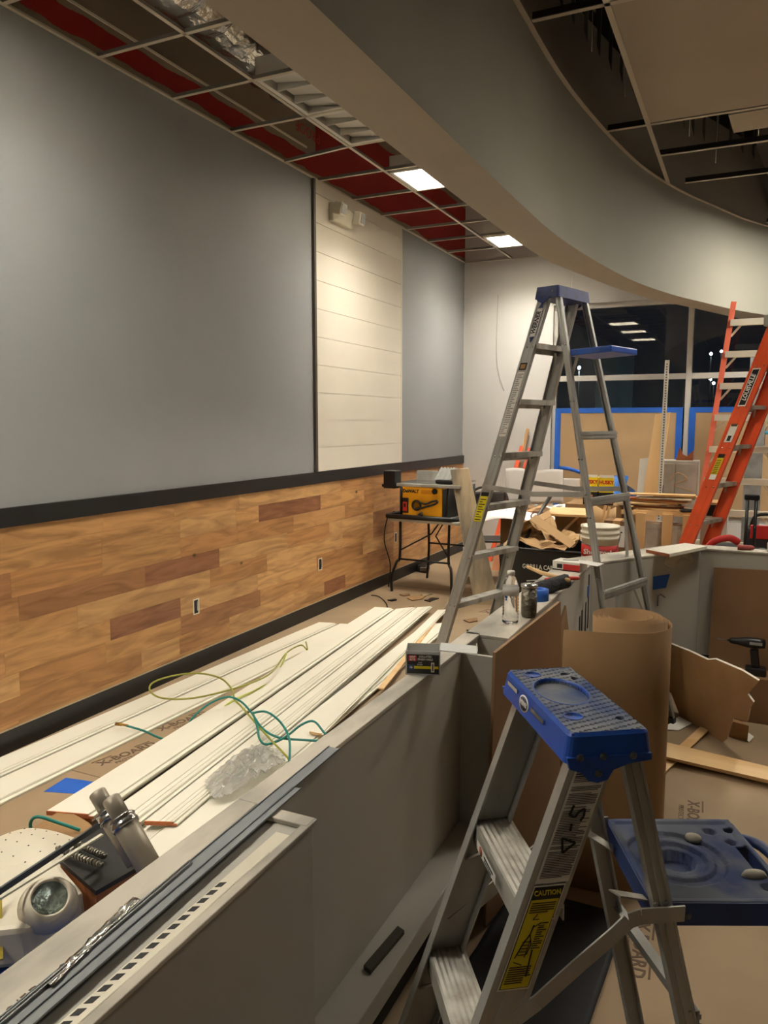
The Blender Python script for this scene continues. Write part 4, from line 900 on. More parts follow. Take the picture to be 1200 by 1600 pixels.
tag(mb(mat('honey_post', (176, 116, 58), .5)).box(-1.93, -1.79, 1.245, 1.285, 0, 1.06).build('wood_post', bevel=.003), 'honey coloured wooden post at left edge of the photo', 'post')
o = mb(mat('amber_strip', (190, 170, 70), .4)).bar((-1.263,0.934,0.800), (-1.195,0.878,0.720), .01, .01); tag(o.build('yellow_strap'), 'yellow strap at extreme lower left edge', 'strap')
tag(mb(CARD).prism([(-2.545,2.052,0.050), (-2.556,2.217,0.050), (-2.389,2.181,0.050), (-2.308,2.153,0.050), (-2.347,1.966,0.050)], (0, 0, .02)).build('cardboard_scrap'), 'brown cardboard scrap on floor before the board stack', 'cardboard')

# ------------------------------------------------------------------ things on the half wall cap
nb = thing('nail_box', 'clear lidded plastic box of finish nails with black label', 'box', (-.885, 2.155, H), math.radians(20))
bw_, bd_, bh = .105, .085, .075
sd = mb(mat('frosted_plastic', (214, 216, 214), .35, trans=.35, ior=1.3)); t = .002
sd.box(-bw_/2, bw_/2, -bd_/2, bd_/2, 0, t).box(-bw_/2, bw_/2, bd_/2-t, bd_/2, t, bh).box(-bw_/2, -bw_/2+t, -bd_/2, bd_/2, t, bh).box(bw_/2-t, bw_/2, -bd_/2, bd_/2, t, bh).box(-bw_/2, bw_/2, -bd_/2, -bd_/2+t, t, bh)
sd.build('body', nb)
mb(mat('frosted_lid', (226, 228, 226), .35, trans=.25, ior=1.3)).obox((bw_/2+.058, .01, bh-.004), (.115, bd_, .002), (0, math.radians(4), 0)).obox((bw_/2+.114, .01, bh-.004), (.002, bd_, .012), (0, 0, 0)).build('lid', nb)
lb = mb(mat('charcoal_label', (40, 38, 38), .5)).box(-.048, .050, -bd_/2-.0012, -bd_/2-.0002, .004, .064).m(mat('label_red', (196, 50, 44), .5)).box(-.044, -.018, -bd_/2-.002, -bd_/2-.0012, .044, .061).m(YEL).box(-.026, .048, -bd_/2-.002, -bd_/2-.0012, .020, .028).m(mat('label_blue', (30, 60, 110), .5)).box(-.044, -.027, -bd_/2-.0022, -bd_/2-.0012, .016, .032)
lb.m(WHITE).box(.026, .036, -bd_/2-.0026, -bd_/2-.002, .010, .040).m(MARK).box(.029, .033, -bd_/2-.003, -bd_/2-.0026, .013, .036)
lo = lb.build('label', nb)
F = lambda x, z: frame((x, -bd_/2-.0022, z), (1, 0, 0), (0, 0, 1))
text_mesh('print_text', 'COLLATED\nFINISH NAILS', .0088, WHITE, F(.008, .0535), lo, ext=.0002, bold=.02, sx=.9)
text_mesh('print_text', 'GRIP\nRITE', .0088, WHITE, F(-.031, .0525), lo, ext=.0002, bold=.03)
text_mesh('print_text', '16', .0095, WHITE, F(-.0355, .024), lo, ext=.0003, bold=.03)
text_mesh('print_text', '1-3/4"\nStraight', .0055, WHITE, F(-.008, .036), lo, ext=.0002)
# leaning sheets behind the bottle
def leaning(pts, off, mt, label, edge=None):
    o = mb(mt).prism(pts, off).build('panel_sheet', bevel=.001); return tag(o, label, 'board')
leaning([(-.735, 2.33, .005+.0), (-.62, 3.05, .005), (-.66, 3.02, .99), (-.742, 2.42, .935)], (.012, -.003, 0), mat('tan_hardboard', (140, 108, 76), .7, var=.06), 'tall tan hardboard sheet leaning against half wall by bottle')
leaning([(-.70, 3.10, .005), (-.62, 3.50, .005), (-.735, 3.50, .86), (-.738, 3.22, .70)], (.010, -.003, 0), mat('tan_hardboard_b', (150, 118, 84), .7, var=.06), 'narrow tan hardboard offcut leaning behind the larger sheet')
# water bottle
def bottle(name, loc, label, lab=None, s=1):
    o = thing(name, label, 'bottle', loc)
    pr = [(.0005, .004), (.026, 0), (.031, .006)]
    for k in range(8): z = .012+k*.012; pr += [(.0315, z), (.0295, z+.006)]
    pr += [(.0315, .112), (.0315, .135), (.030, .140), (.028, .155), (.020, .175), (.0125, .186), (.0125, .192)]
    mb(CLEAR).lathe([(r*s, z*s) for r, z in pr], (0,0,0), 28).build('body', o)
    mb(WHITE if not lab else WHITE).lathe([(.015*s, .188*s), (.015*s, .203*s), (.013*s, .205*s), (.0005, .205*s)], (0,0,0), 20).build('cap', o)
    mb(lab or mat('clear_label', (226, 226, 226), .4, trans=.5, ior=1.1)).lathe([(.0319*s, .112*s), (.0319*s, .142*s)], (0,0,0), 28).build('label', o)
    return o
bottle('water_bottle', (-.80, 2.83, H), 'clear ribbed water bottle standing on half wall cap')
ja = thing('glass_jar', 'grey glittery tumbler just right of the water bottle', 'tumbler', (-.76, 2.955, H))
mb(mat('dark_tumbler', (110, 104, 90), .35, .4, bump=1, bscale=80)).lathe([(.0005, 0), (.027, 0), (.031, .01), (.031, .120)], (0,0,0), 20).build('body', ja); mb(STEELBRT).lathe([(.032, .12), (.034, .126), (.034, .132), (.0005, .136)], (0,0,0), 20).build('lid', ja)
o = mb(BTAPE).lathe([(.026, 0), (.046, 0), (.046, .048), (.026, .048), (.026, 0)], (-.80, 3.26, H), 28).build('tape_roll'); tag(o, 'roll of blue masking tape on half wall cap', 'tape roll')
ha = thing('scrub_brush', 'round black brush head on pale wooden handle atop half wall', 'brush', (-.80, 3.45, H))
mb(mat('grey_bristle', (62, 64, 66), .9, bump=1, bscale=60)).lathe([(.0005, -.085), (.026, -.085), (.033, -.07), (.033, .07), (.026, .085), (.0005, .085)], (.02, -.02, .034), 20, Matrix.Rotation(math.radians(72), 4, (-.35, 1, 0))).build('brush_head', ha)
mb(PINE).tube([(-.14, .16, .075), (-.04, .05, .072), (.10, -.03, .066)], [.008, .010, .009], 10).build('handle', ha)
cu = thing('tin_snips', 'red handled snips lying on half wall cap', 'hand tool', (-.82, 3.70, H))
mb(REDP).tube(spline([(-.04, -.06, .012), (-.01, -.02, .014), (.05, .0, .016), (.10, .05, .012)], 5), [.008+.004*math.sin(i/15*3.14) for i in range(16)], 8).build('handle', cu); mb(REDP).tube(spline([(.0, -.08, .010), (.03, -.04, .012), (.07, .01, .012), (.10, .05, .010)], 5), .006, 8).build('handle', cu)
mb(STEELBRT).bar((-.04, -.06, .012), (-.12, -.10, .008), .014, .004).build('blade', cu)
mb_ = thing('screw_box', 'open white and red screw box on half wall corner', 'box', (-.82, 4.02, H), math.radians(-12))
b_ = mb(WHITE).box(-.075, .075, -.05, .05, .0, .048).m(RED).box(-.015, .0755, -.0512, -.05, .003, .036).m(BLACK).box(-.0755, .0755, -.0515, -.05, 0, .006).box(-.0762, -.075, -.05, .05, 0, .048).box(-.05, -.02, -.0515, -.0512, .012, .034)
b_.build('body', mb_); mb(WHITE).obox((.12, .0, .046), (.095, .09, .0015), (0, math.radians(4), 0)).build('lid_flap', mb_); mb(STEEL).obox((0, .01, .0495), (.08, .014, .002), (0, 0, .5)).build('open_slot', mb_)
for i, (y, z) in enumerate(((4.17, .79), )):
    tag(mb(BTAPE).box(-.749, -.7475, y-.02, y+.02, z-.03, z+.03).build('tape_patch'), 'small blue tape patch on half wall end below snips', 'tape')
Dn = Vector((.81, -.515, 0)).normalized(); dd = Vector((.515, .81, 0)).normalized(); Q = Vector((-.75, 4.25, 0))
def onD(s, z, e=.002): p = Q+dd*s+Dn*e; return (p.x, p.y, z)
tag(mb(BTAPE).prism([onD(.52, .72), onD(.64, .72), onD(.67, .80), onD(.52, .80)], Dn*.001).build('tape_patch'), 'blue tape patch on angled half wall right of ladder', 'tape')
tag(mb(STEEL).tube([onD(.56, .62, .01), onD(.56, .68, .01), onD(.58, .69, .012), onD(.60, .67, .03)], .004, 8).build('wall_hook'), 'small steel hook below blue tape on angled wall', 'hook')
# right part of the cap
wb = mb(BOARD).hexa([(-.52, 4.74, H+.002), (-.38, 4.63, H+.002), (-.20, 5.02, H+.002), (-.33, 5.10, H+.002)], [(-.52, 4.74, H+.021), (-.38, 4.63, H+.021), (-.20, 5.02, H+.021), (-.33, 5.10, H+.021)])
o = tag(wb.build('shiplap_offcut'), 'short white board offcut on angled half wall cap', 'board'); mb(MDF).bar((-.521, 4.739, H+.0115), (-.381, 4.629, H+.0115), .001, .018).build('cut_end', o)
rgc = mb(mat('beige_rag', (196, 184, 160), .9, bump=.5, bscale=12)).field(14, 14, lambda u, v: (onD(.62+.24*u, H+.012-.11*max(0, v-.3)*(1+.3*math.sin(u*7)), .01-.10*max(0, .3-v)+.01*math.sin(u*9+v*5)))).build('rag', solid=.003)
tag(rgc, 'beige rag hanging over the angled half wall edge', 'rag')
sc = thing('screwdriver', 'red handled tool lying on right half wall cap', 'screwdriver', (.0, 5.10, H))
mb(mat('worn_red_handle', (150, 60, 56), .6)).tube([(-.03, -.01, .016), (.04, 0, .016), (.06, .0, .016)], [.016, .016, .010], 10).build('handle', sc); mb(STEEL).tube([(.06, 0, .014), (.14, .02, .012)], .004, 8).build('shaft', sc)
pk = mb(CLOUDY).box(.13, .42, 5.07, 5.19, H+.002, H+.05); tag(pk.build('plastic_package', bevel=.012), 'clouded plastic package on right half wall cap', 'package')

# ------------------------------------------------------------------ right side of the half wall
ro = thing('cardboard_roll', 'tall upright roll of brown floor cardboard, partly unrolled', 'cardboard roll', (-.365, 2.86, 0))
pts = []; n = 160
for i in range(n+1):
    a = i/n*2*math.pi*4.0; r = .064+.070*i/n; pts.append((r*math.cos(a), r*math.sin(a)))
o = mb(CARD).field(n, 1, lambda u, v: (*pts[round(u*n)], .0+1.0*v)); o.build('rolled_core', ro, solid=.0012)
fp = [Vector((x, y, 0)) for x, y in ((.02, .135), (.10, .11), (.142, .04), (.146, -.03), (.115, -.095), (.05, -.135), (-.03, -.155), (-.11, -.165), (-.20, -.165))]
fs_ = spline(fp, 8); n2 = len(fs_)-1
mb(CARD).field(n2, 4, lambda u, v: (fs_[round(u*n2)].x, fs_[round(u*n2)].y, .0+(.985-.02*u)*v)).build('loose_flap', ro, solid=.0022)
tag(mb(CARDDK).hexa([(-.16, 4.95, .0), (.70, 4.95, .0), (.70, 4.962, .0), (-.16, 4.962, .0)], [(-.155, 5.035, .82), (.70, 5.035, .84), (.70, 5.047, .84), (-.155, 5.047, .82)]).build('cardboard_sheet'), 'large brown cardboard sheet leaning on far half wall', 'cardboard')
pl = [(-0.287, 4.64, 0.0), (-0.051, 4.332, 0.0), (-0.027, 4.3, 0.035), (-0.002, 4.266, 0.167), (0.064, 4.18, 0.189), (0.072, 4.168, 0.262), (0.087, 4.148, 0.305), (0.057, 4.187, 0.33), (0.104, 4.125, 0.427), (0.027, 4.224, 0.439), (-0.105, 4.398, 0.432), (-0.145, 4.45, 0.408), (-0.252, 4.591, 0.406), (-0.384, 4.764, 0.393), (-0.383, 4.764, 0.172)]
dp = thing('drywall_scrap', 'torn brown faced drywall piece standing tilted on right floor', 'drywall', pl[0])
q0 = Vector(pl[0]); P0 = [Vector(p)-q0 for p in pl]
o = mb(mat('brown_gypsum_face', (168, 128, 82), .8, rgb2=(140, 104, 66), scale=1.6)); o.add(P0, [tuple(range(len(P0)))]); o.build('paper_face', dp)
mb(mat('gypsum_core', (214, 208, 196), .9)).prism([p*.995+Vector((.0, .004, .001)) for p in P0], (.006, .012, .004)).build('gypsum_core', dp)
tag(mb(mat('brown_gypsum_face', 0)).prism([(-0.001,4.420,0.091), (0.074,4.380,0.097), (0.072,4.409,0.000), (-0.006,4.428,-0.000)], (-.05, .06, 0)).build('drywall_scrap'), 'small brown drywall offcut at foot of the torn piece', 'drywall')
tag(mb(WHITE).prism([(-0.353,4.372,0.003), (-0.274,4.389,0.003), (-0.210,4.530,0.003), (-0.291,4.608,0.003)], (0, 0, .004)).build('paper_scrap'), 'white paper scrap on floor behind the cardboard roll', 'paper')
tag(mb(WHITE).prism([(0.053,4.448,0.003), (0.079,4.386,0.003), (0.104,4.472,0.003), (0.078,4.517,0.003)], (0, 0, .004)).build('paper_scrap'), 'tiny white scrap beside the small drywall offcut', 'paper')
tag(mb(PINEL).hexa([(-0.355,3.946,0.020), (0.200,3.858,0.020), (0.204,4.028,0.020), (-0.377,4.145,0.020)], [(-0.353,3.919,0.045), (0.198,3.843,0.045), (0.202,3.999,0.045), (-0.374,4.109,0.045)]).build('pine_stud'), 'wide pale pine board lying across the right floor', 'lumber')
tag(mb(PINEL).hexa([(-0.329,3.653,0.000), (-0.121,4.470,0.000), (-0.168,4.497,0.000), (-0.347,3.814,0.000)], [(-0.328,3.632,0.019), (-0.120,4.439,0.019), (-0.167,4.466,0.019), (-0.345,3.794,0.019)]).build('pine_strip'), 'narrow pine strip crossing beneath the wide pine board', 'lumber')
bxx = tag(mb(CARDDK).box(-.02, .28, 4.70, 4.88, 0, .26).build('carton'), 'brown carton behind torn drywall, holding up the drill', 'box')
dr = thing('cordless_drill', 'black cordless drill standing with thin bit pointing left', 'drill', (.105, 4.78, .26))
mb(BLKPL).box(-.06, .05, -.04, .04, 0, .045).build('battery', dr, bevel=.008); mb(BLKPL).bar((-.005, 0, .04), (-.02, 0, .15), .032, .045, up=(1, 0, 0)).build('grip', dr, bevel=.008)
mb(BLKPL).lathe([(.0005, -.07), (.026, -.065), (.030, -.03), (.030, .03), (.024, .06), (.020, .075), (.018, .11), (.008, .125)], (0,0,0), 20, Matrix.Translation((-.03, 0, .185)) @ Matrix.Rotation(-math.pi/2, 4, 'Y')).build('motor_housing', dr)
mb(STEELBRT).tube([(-.15, 0, .185), (-.22, 0, .186)], .0035, 8).build('bit', dr); mb(mat('grey_print', (150, 150, 150), .5)).box(-.045, .02, -.0315, -.030, .18, .196).build('side_mark', dr)

# ------------------------------------------------------------------ clutter beyond the half wall
ct = thing('garden_cart', 'black plastic dump cart filled with torn kraft paper', 'cart', (-1.50, 6.75, 0))
tub = mb(BLKPL); t = .012
tub.hexa([(-.28, -.38, .26), (.26, -.38, .26), (.26, .14, .26), (-.28, .14, .26)], [(-.36, -.47, .30), (.34, -.47, .30), (.34, .22, .30), (-.36, .22, .30)])
for a, b, c, d in (((-.36, -.47), (.34, -.47), (.36, -.50), (-.38, -.50)), ((-.36, .22), (.34, .22), (.36, .26), (-.38, .26))): tub.hexa([(a[0], a[1], .29), (b[0], b[1], .29), (b[0], b[1]+.012, .29), (a[0], a[1]+.012, .29)], [(d[0], d[1], .64), (c[0], c[1], .64), (c[0], c[1]+.012, .64), (d[0], d[1]+.012, .64)])
tub.hexa([(-.36, -.47, .29), (-.348, -.47, .29), (-.348, .22, .29), (-.36, .22, .29)], [(-.38, -.50, .64), (-.368, -.50, .64), (-.368, .26, .64), (-.38, .26, .64)])
tub.hexa([(.33, -.47, .29), (.342, -.47, .29), (.342, .22, .29), (.33, .22, .29)], [(.35, -.50, .64), (.362, -.50, .64), (.362, .26, .64), (.35, .26, .64)])
tub.build('tub', ct); mb(BLKPL).tube([(-.385, -.51, .645), (.365, -.51, .645), (.365, .27, .645), (-.385, .27, .645)], .014, 8, closed=True).build('rim', ct)
for sx in (-.38, .36):
    for sy in (-.32, .10):
        mb(mat('tyre_rubber', (30, 30, 31), .8)).lathe([(.05, -.03), (.12, -.035), (.135, -.02), (.135, .02), (.12, .035), (.05, .03), (.05, -.03)], (0,0,0), 28, Matrix.Translation((sx, sy, .135)) @ Matrix.Rotation(math.pi/2, 4, 'Y')).build('wheel', ct)
text_mesh('brand_text', 'GORILLA CARTS', .055, WHITE, frame((-.02, -.502, .50), (1, 0, 0), (0, -.09, 1)), ct, ext=.001, bold=.02, sx=.75)
mb(WHITE).prism([(-.335, -.499, .48), (-.275, -.499, .48), (-.305, -.503, .53)], (0, -.002, 0)).build('brand_mark', ct)
mb(BLKPL).tube([(-1.711,6.300,0.612), (-1.666,6.600,0.836), (-1.589,6.900,1.056)], [.016, .014, .018], 8).build('handle', ct, M=Matrix.Translation((1.50, -6.75, 0)))
def crumple(name, c, sx, sy, sz, mt, label, cat, seed, rz=0, amp=.35, group=None):
    c = Vector(c)
    def fn(u, v):
        x = (u-.5)*sx; y = (v-.5)*sy; q = Vector((u*1.7+seed, v*1.6, seed*1.3))
        z = sz*(noise.noise(q)+.4*noise.noise(q*2.7))*1.2
        p = Vector((x+amp*sx*.3*noise.noise(q+Vector((9, 0, 0))), y, z)); p.rotate(Euler((0, 0, rz))); return tuple(c+p)
    return tag(mb(mt).field(9, 8, fn, smooth=False).build(name, solid=.003), label, cat, group)
KP = mat('kraft_paper_scraps', (178, 144, 100), .8, var=.08, scale=2)
crumple('kraft_paper_scrap', (-1.488,6.500,0.731), .50, .5, .13, KP, 'large crumpled kraft paper at right side of black cart', 'paper', 1, -.3)
crumple('kraft_paper_scrap', (-1.664,6.600,0.751), .38, .4, .16, KP, 'folded kraft paper in middle of black cart', 'paper', 4, .4)
crumple('kraft_paper_scrap', (-1.650,6.400,0.667), .42, .3, .07, KP, 'flattened kraft paper at front left of black cart', 'paper', 7, .1)
crumple('kraft_paper_scrap', (-1.383,6.600,0.685), .25, .4, .10, KP, 'small kraft paper piece beside the white pail', 'paper', 12, .8)
o = mb(KP)
for a, b, w_ in (((-1.620,6.350,0.906), (-1.266,6.300,0.697), .09), ((-1.504,6.500,0.929), (-1.711,6.450,0.812), .10)): o.bar(a, b, w_, .004, up=(0, -.5, 1))
tag(o.build('cardboard_strip'), 'long folded cardboard strips sticking out of black cart', 'cardboard')
# stacked cartons supporting drawings
def carton(name, x0, x1, y0, y1, z0, z1, mt, label, rz=0, tape=False, lab=None):
    c = ((x0+x1)/2, (y0+y1)/2, z0); o = thing(name, label, 'box', c, rz); a = (x1-x0)/2; b = (y1-y0)/2
    mb(mt).box(-a, a, -b, b, 0, z1-z0).build('body', o, bevel=.003)
    mb(mat('packing_tape', (190, 150, 100), .35)).box(-.03, .03, -b-.001, b+.001, z1-z0-.07, z1-z0+.001).build('tape', o)
    if lab: mb(WHITE).box(*lab).build('label', o)
    return o
carton('carton', -2.35, -1.95, 8.02, 8.45, 0, .45, CARDDK, 'brown carton at bottom left under white drawings')
carton('carton', -2.33, -1.93, 8.04, 8.45, .45, .80, CARD, 'brown carton stacked above, left of the white drawings')
carton('carton', -2.20, -1.62, 7.36, 8.0, 0, .84, CARDDK, 'tall brown carton directly beneath the white drawings')
carton('carton', -1.58, -1.05, 7.44, 7.95, 0, .92, CARD, 'brown carton holding the two yellow boxes')
carton('carton', -1.60, -1.14, 7.08, 7.36, 0, .84, CARD, 'open brown carton behind the white pail', .06)
cc = tag(mb(PINE).bar((-1.526,6.920,0.672), (-1.325,6.920,0.887), .07, .02).build('wood_offcut'), 'diagonal pine offcut in front of open brown carton', 'lumber')
tag(mb(PINE).obox((-1.446,6.950,0.895), (.34, .3, .02), (.1, 0, .05)).build('wood_offcut'), 'flat pine board lying on the open brown carton', 'lumber')
dw = mb(PAPER).field(14, 10, lambda u, v: (-2.33+.61*u, 8.0-.05*v+.02*math.sin(u*6)*v, .85+.36*v+.01*math.sin(u*9))).build('drawing_sheet', solid=.003); tag(dw, 'large white drawing sheet standing propped on cartons', 'drawing')
dw = mb(PAPER).field(14, 10, lambda u, v: (-1.71+.17*u, 7.97-.04*v, .93+.20*v)).build('drawing_sheet', solid=.003); tag(dw, 'smaller white sheet right of the large standing drawing', 'drawing')
dw = mb(PAPER).field(18, 12, lambda u, v: (-2.30+.70*u, 7.10+.72*v, .845+.03*math.sin(u*5+v*3)-(.30*(.3-v) if v < .3 else 0)-(.06*(.2-u) if u < .2 else 0))).build('drawing_sheet', solid=.003); tag(dw, 'white drawing sheet draped over the cartons, curling forward', 'drawing')
tx = text_mesh('sheet_text', 'CRAS', .11, mat('maroon_print', (92, 40, 44), .6), frame((-1.70, 7.09, .82), (1, 0, 0), (0, .3, 1)), None, ext=.001); tx.parent = dw; 
mk = mb(mat('drawing_lines', (140, 140, 140), .7)); [mk.box(-2.0+.08*k, -1.96+.08*k, 7.5, 7.62, .875, .879) for k in range(5)]; mk.build('plan_lines', dw)
def husky(px, label):
    o = thing('contractor_bag_box', label, 'box', px)
    y_ = mb(mat('husky_yellow', (240, 216, 30), .4)); y_.box(-.066, .066, -.06, .06, .12, .26).m(BLACK).box(-.066, .066, -.06, .06, 0, .12); y_.build('body', o)
    mb(mat('glove_orange', (206, 130, 84), .6)).box(-.055, -.02, -.0605, -.060, .02, .085).box(-.01, .025, -.0605, -.060, .04, .095).box(.03, .06, -.0605, -.060, .015, .06).build('picture_print', o)
    text_mesh('brand_text', 'HUSKY', .048, RED, frame((0, -.061, .215), (1, 0, 0), (0, 0, 1)), o, ext=.0006, bold=.05, sx=.86)
    mb(BLACK).box(-.055, .04, -.0608, -.060, .165, .174).box(-.055, .05, -.0608, -.060, .145, .153).build('fine_text', o)
    mb(WHITE).box(-.066, .066, -.062, -.058, .26, .285).build('flap', o); return o
husky((-1.35, 7.52, .92), 'left yellow and black box of contractor bags'); husky((-1.205, 7.50, .92), 'right yellow and black box of contractor bags, flap open')
for ob in bpy.data.objects:
    if ob.name == 'contractor_bag_box.001': ob.rotation_euler = (0, 0, .12)
pa = thing('white_pail', 'white ribbed joint compound pail with red print', 'pail', (-1.02, 6.12, 0))
mb(WHITEP).lathe([(.12, .42), (.135, .45), (.140, .80), (.150, .80), (.150, .815), (.142, .815), (.142, .84), (.150, .84), (.150, .855), (.142, .858), (.144, .885), (.150, .885), (.150, .90), (.142, .90), (.136, .45), (.0005, .445)], (0,0,0), 36).build('body', pa)
mb(RED).lathe([(.1402, .66), (.1405, .755)], (0,0,0), 36).build('label_band', pa); 
text_mesh('label_text', 'Sheetrock', .055, WHITE, frame((.015, -.1435, .705), (1, 0, 0), (0, 0, 1)), pa, ext=.001, bold=.03)
mb(STEEL).tube(spline([(-.15, 0, .84), (-.13, -.12, .79), (0, -.165, .74), (.13, -.12, .72), (.155, 0, .84)], 5), .003, 6).build('bail_handle', pa)
carton('carton', -1.09, -.76, 5.95, 6.3, 0, .42, CARDDK, 'low brown carton under the white pail')
tag(mb(mat('tan_paper_bag', (206, 172, 126), .8, bump=.5, bscale=6)).field(12, 10, lambda u, v: (-1.28+.24*u, 7.03-.05*math.sin(math.pi*u), .0+.94*v+.02*math.sin(u*7)*v)).build('paper_bag', solid=.004), 'tan paper bag standing before the yellow boxes', 'bag')
for i, (a, b) in enumerate((((-1.106,6.850,0.685), (-1.072,6.850,0.969)), ((-1.156,6.880,0.689), (-1.110,6.880,0.976)))): tag(mb(PINE).bar(a, b, .035, .018).build('wood_stake'), ['pine stake leaning on tan paper bag, right one', 'pine stake leaning on tan paper bag, left one'][i], 'lumber')
tag(mb(BTARP).lathe([(.0005, .0), (.20, .02), (.23, .3), (.22, .75), (.17, .98), (.08, 1.04), (.10, 1.13), (.0005, 1.12)], (-1.24, 8.5, 0), 24).build('blue_bag'), 'bright blue plastic sack standing behind brown carton', 'bag')
_M['bright_blue_sack'] = mat('bright_blue_sack', (36, 112, 206), .4, bump=.8, bscale=9)
bpy.data.objects['blue_bag'].data.materials[0] = _M['bright_blue_sack']
c_ = carton('carton', -1.07, -.87, 6.60, 6.80, 0, .88, CARDDK, 'narrow brown carton with white shipping label', 0, lab=(-.07, .07, -.102, -.1005, .66, .84))
mb(BLACK).box(-.06, .05, -.1035, -.102, .78, .79).box(-.06, .03, -.1035, -.102, .72, .74).build('label_lines', c_)
# door slab, boards, cabinet
tag(mb(mat('chalky_slab', (206, 204, 198), .7, var=.06)).hexa([(-1.03, 8.0, 0), (-.90, 8.0, 0), (-.90, 8.04, 0), (-1.03, 8.04, 0)], [(-1.0, 8.22, 1.33), (-.87, 8.22, 1.35), (-.87, 8.26, 1.35), (-1.0, 8.26, 1.33)]).build('white_slab'), 'chalky white slab leaning left of the pine board', 'panel')
tag(mb(PINE).hexa([(-1.02, 7.86, 0), (-.85, 7.86, 0), (-.85, 7.88, 0), (-1.02, 7.88, 0)], [(-.855, 8.10, 1.78), (-.715, 8.10, 1.80), (-.715, 8.12, 1.80), (-.855, 8.12, 1.78)]).build('pine_board'), 'tall pine board standing upright before the window', 'lumber')
ss = mb(mat('white_standard', (226, 226, 220), .4)).hexa([(-.80, 7.95, 0), (-.755, 7.95, 0), (-.755, 7.965, 0), (-.80, 7.965, 0)], [(-.775, 8.0, 2.30), (-.735, 8.0, 2.30), (-.735, 8.015, 2.30), (-.775, 8.015, 2.30)])
sso = thing('shelf_standard', 'tall thin white slotted metal standard beside pine board', 'shelf standard', (0, 0, 0)); ss.build('channel', sso)
sl = mb(BLACK)
for k in range(60):
    z = .75+k*.0255; x = -.777+.022*z/2.3; sl.box(x-.004, x+.006, 7.948+.05*z/2.3-.003, 7.950+.05*z/2.3, z, z+.012)
sl.build('slots', sso)
cab = thing('metal_cabinet', 'scuffed white metal cabinet standing by the window', 'cabinet', (-.68, 8.35, 0))
CW = mat('scuffed_white_enamel', (200, 198, 190), .5, rgb2=(176, 172, 162), scale=4)
mb(CW).box(-.24, .24, -.12, .15, 0, 1.32).build('body', cab, bevel=.01); mb(CW).box(-.23, .02, -.135, -.121, .04, 1.29).build('door', cab, bevel=.004); mb(CW).box(.03, .23, -.135, -.121, .04, 1.29).build('door', cab, bevel=.004)
mb(BLKPL).box(-.13, -.08, -.145, -.135, .97, 1.07).build('latch', cab); mb(PINE).tube(spline([(-.02, -.15, 1.12), (.05, -.16, 1.2), (.14, -.15, 1.14), (.02, -.16, 1.08), (.20, -.15, 1.02)], 4), .004, 6).build('string', cab)
tag(mb(MDF).prism([(-.66, 8.3, 1.32), (-.50, 8.3, 1.32), (-.50, 8.3, 1.42), (-.56, 8.3, 1.36), (-.60, 8.3, 1.38), (-.63, 8.3, 1.45)], (0, .06, 0)).build('cardboard_piece'), 'torn reddish cardboard piece on top of metal cabinet', 'cardboard')
# 2x4 frame with wrapped bundle and offcuts on top
fr = thing('timber_frame', 'pine two by four frame crate around wrapped bundle', 'frame', (-.735, 7.42, 0))
for x in (-.122, .107, .28): mb(PINE).box(x-.043, x+.043, -.15, -.11, 0, .88).build('post', fr)
mb(PINE).box(-.30, .34, -.11, -.07, .86, .90).build('rail', fr); mb(PINE).box(-.30, .34, .25, .29, .86, .90).build('rail', fr); mb(PINE).box(-.28, -.20, -.07, .25, .86, .90).build('rail', fr); mb(PINE).box(.22, .30, -.07, .25, .86, .90).build('rail', fr)
for x in (-.24, .28): mb(PINE).box(x-.04, x+.04, .25, .29, 0, .86).build('post', fr)
tag(mb(mat('wrapped_bundle', (206, 198, 184), .25, var=.15, bump=1, bscale=8)).box(-.92, -.50, 7.38, 7.62, 0, .78).build('wrapped_bundle', bevel=.05), 'plastic wrapped bundle inside the timber frame', 'bundle')
rnd = random.Random(9)
for i in range(9):
    m_ = [PINE, MDF, OLDW, PINEL][i % 4]; z = .912+.016*i
    o = mb(m_).obox((-.735+rnd.uniform(-.08, .10)+(.10 if i > 5 else 0), 7.45+rnd.uniform(-.03, .05), z), (rnd.uniform(.42, .62), .12+rnd.uniform(0, .06), .013), (0, 0, rnd.uniform(-.25, .25))).build('flooring_offcut')
    tag(o, ['pale flooring offcut at bottom of the pile on timber frame', 'reddish flooring offcut second from bottom of the pile on timber frame', 'grey flooring offcut third from bottom of the pile on timber frame', 'pale flooring offcut fourth from bottom of the pile on timber frame', 'pale flooring offcut in the middle of the pile on timber frame', 'reddish flooring offcut just above the middle of the timber frame pile', 'grey flooring offcut third from top of the timber frame pile', 'pale flooring offcut second from top of the timber frame pile', 'pale flooring offcut topmost on the timber frame pile'][i], 'wood offcut', 'flooring offcuts on the timber frame')
tag(mb(mat('black_cap', (24, 24, 26), .6)).obox((-.45, 7.36, .915), (.16, .10, .03), (0, 0, .2)).build('black_pouch', bevel=.012), 'small black pouch on right end of timber frame', 'pouch')

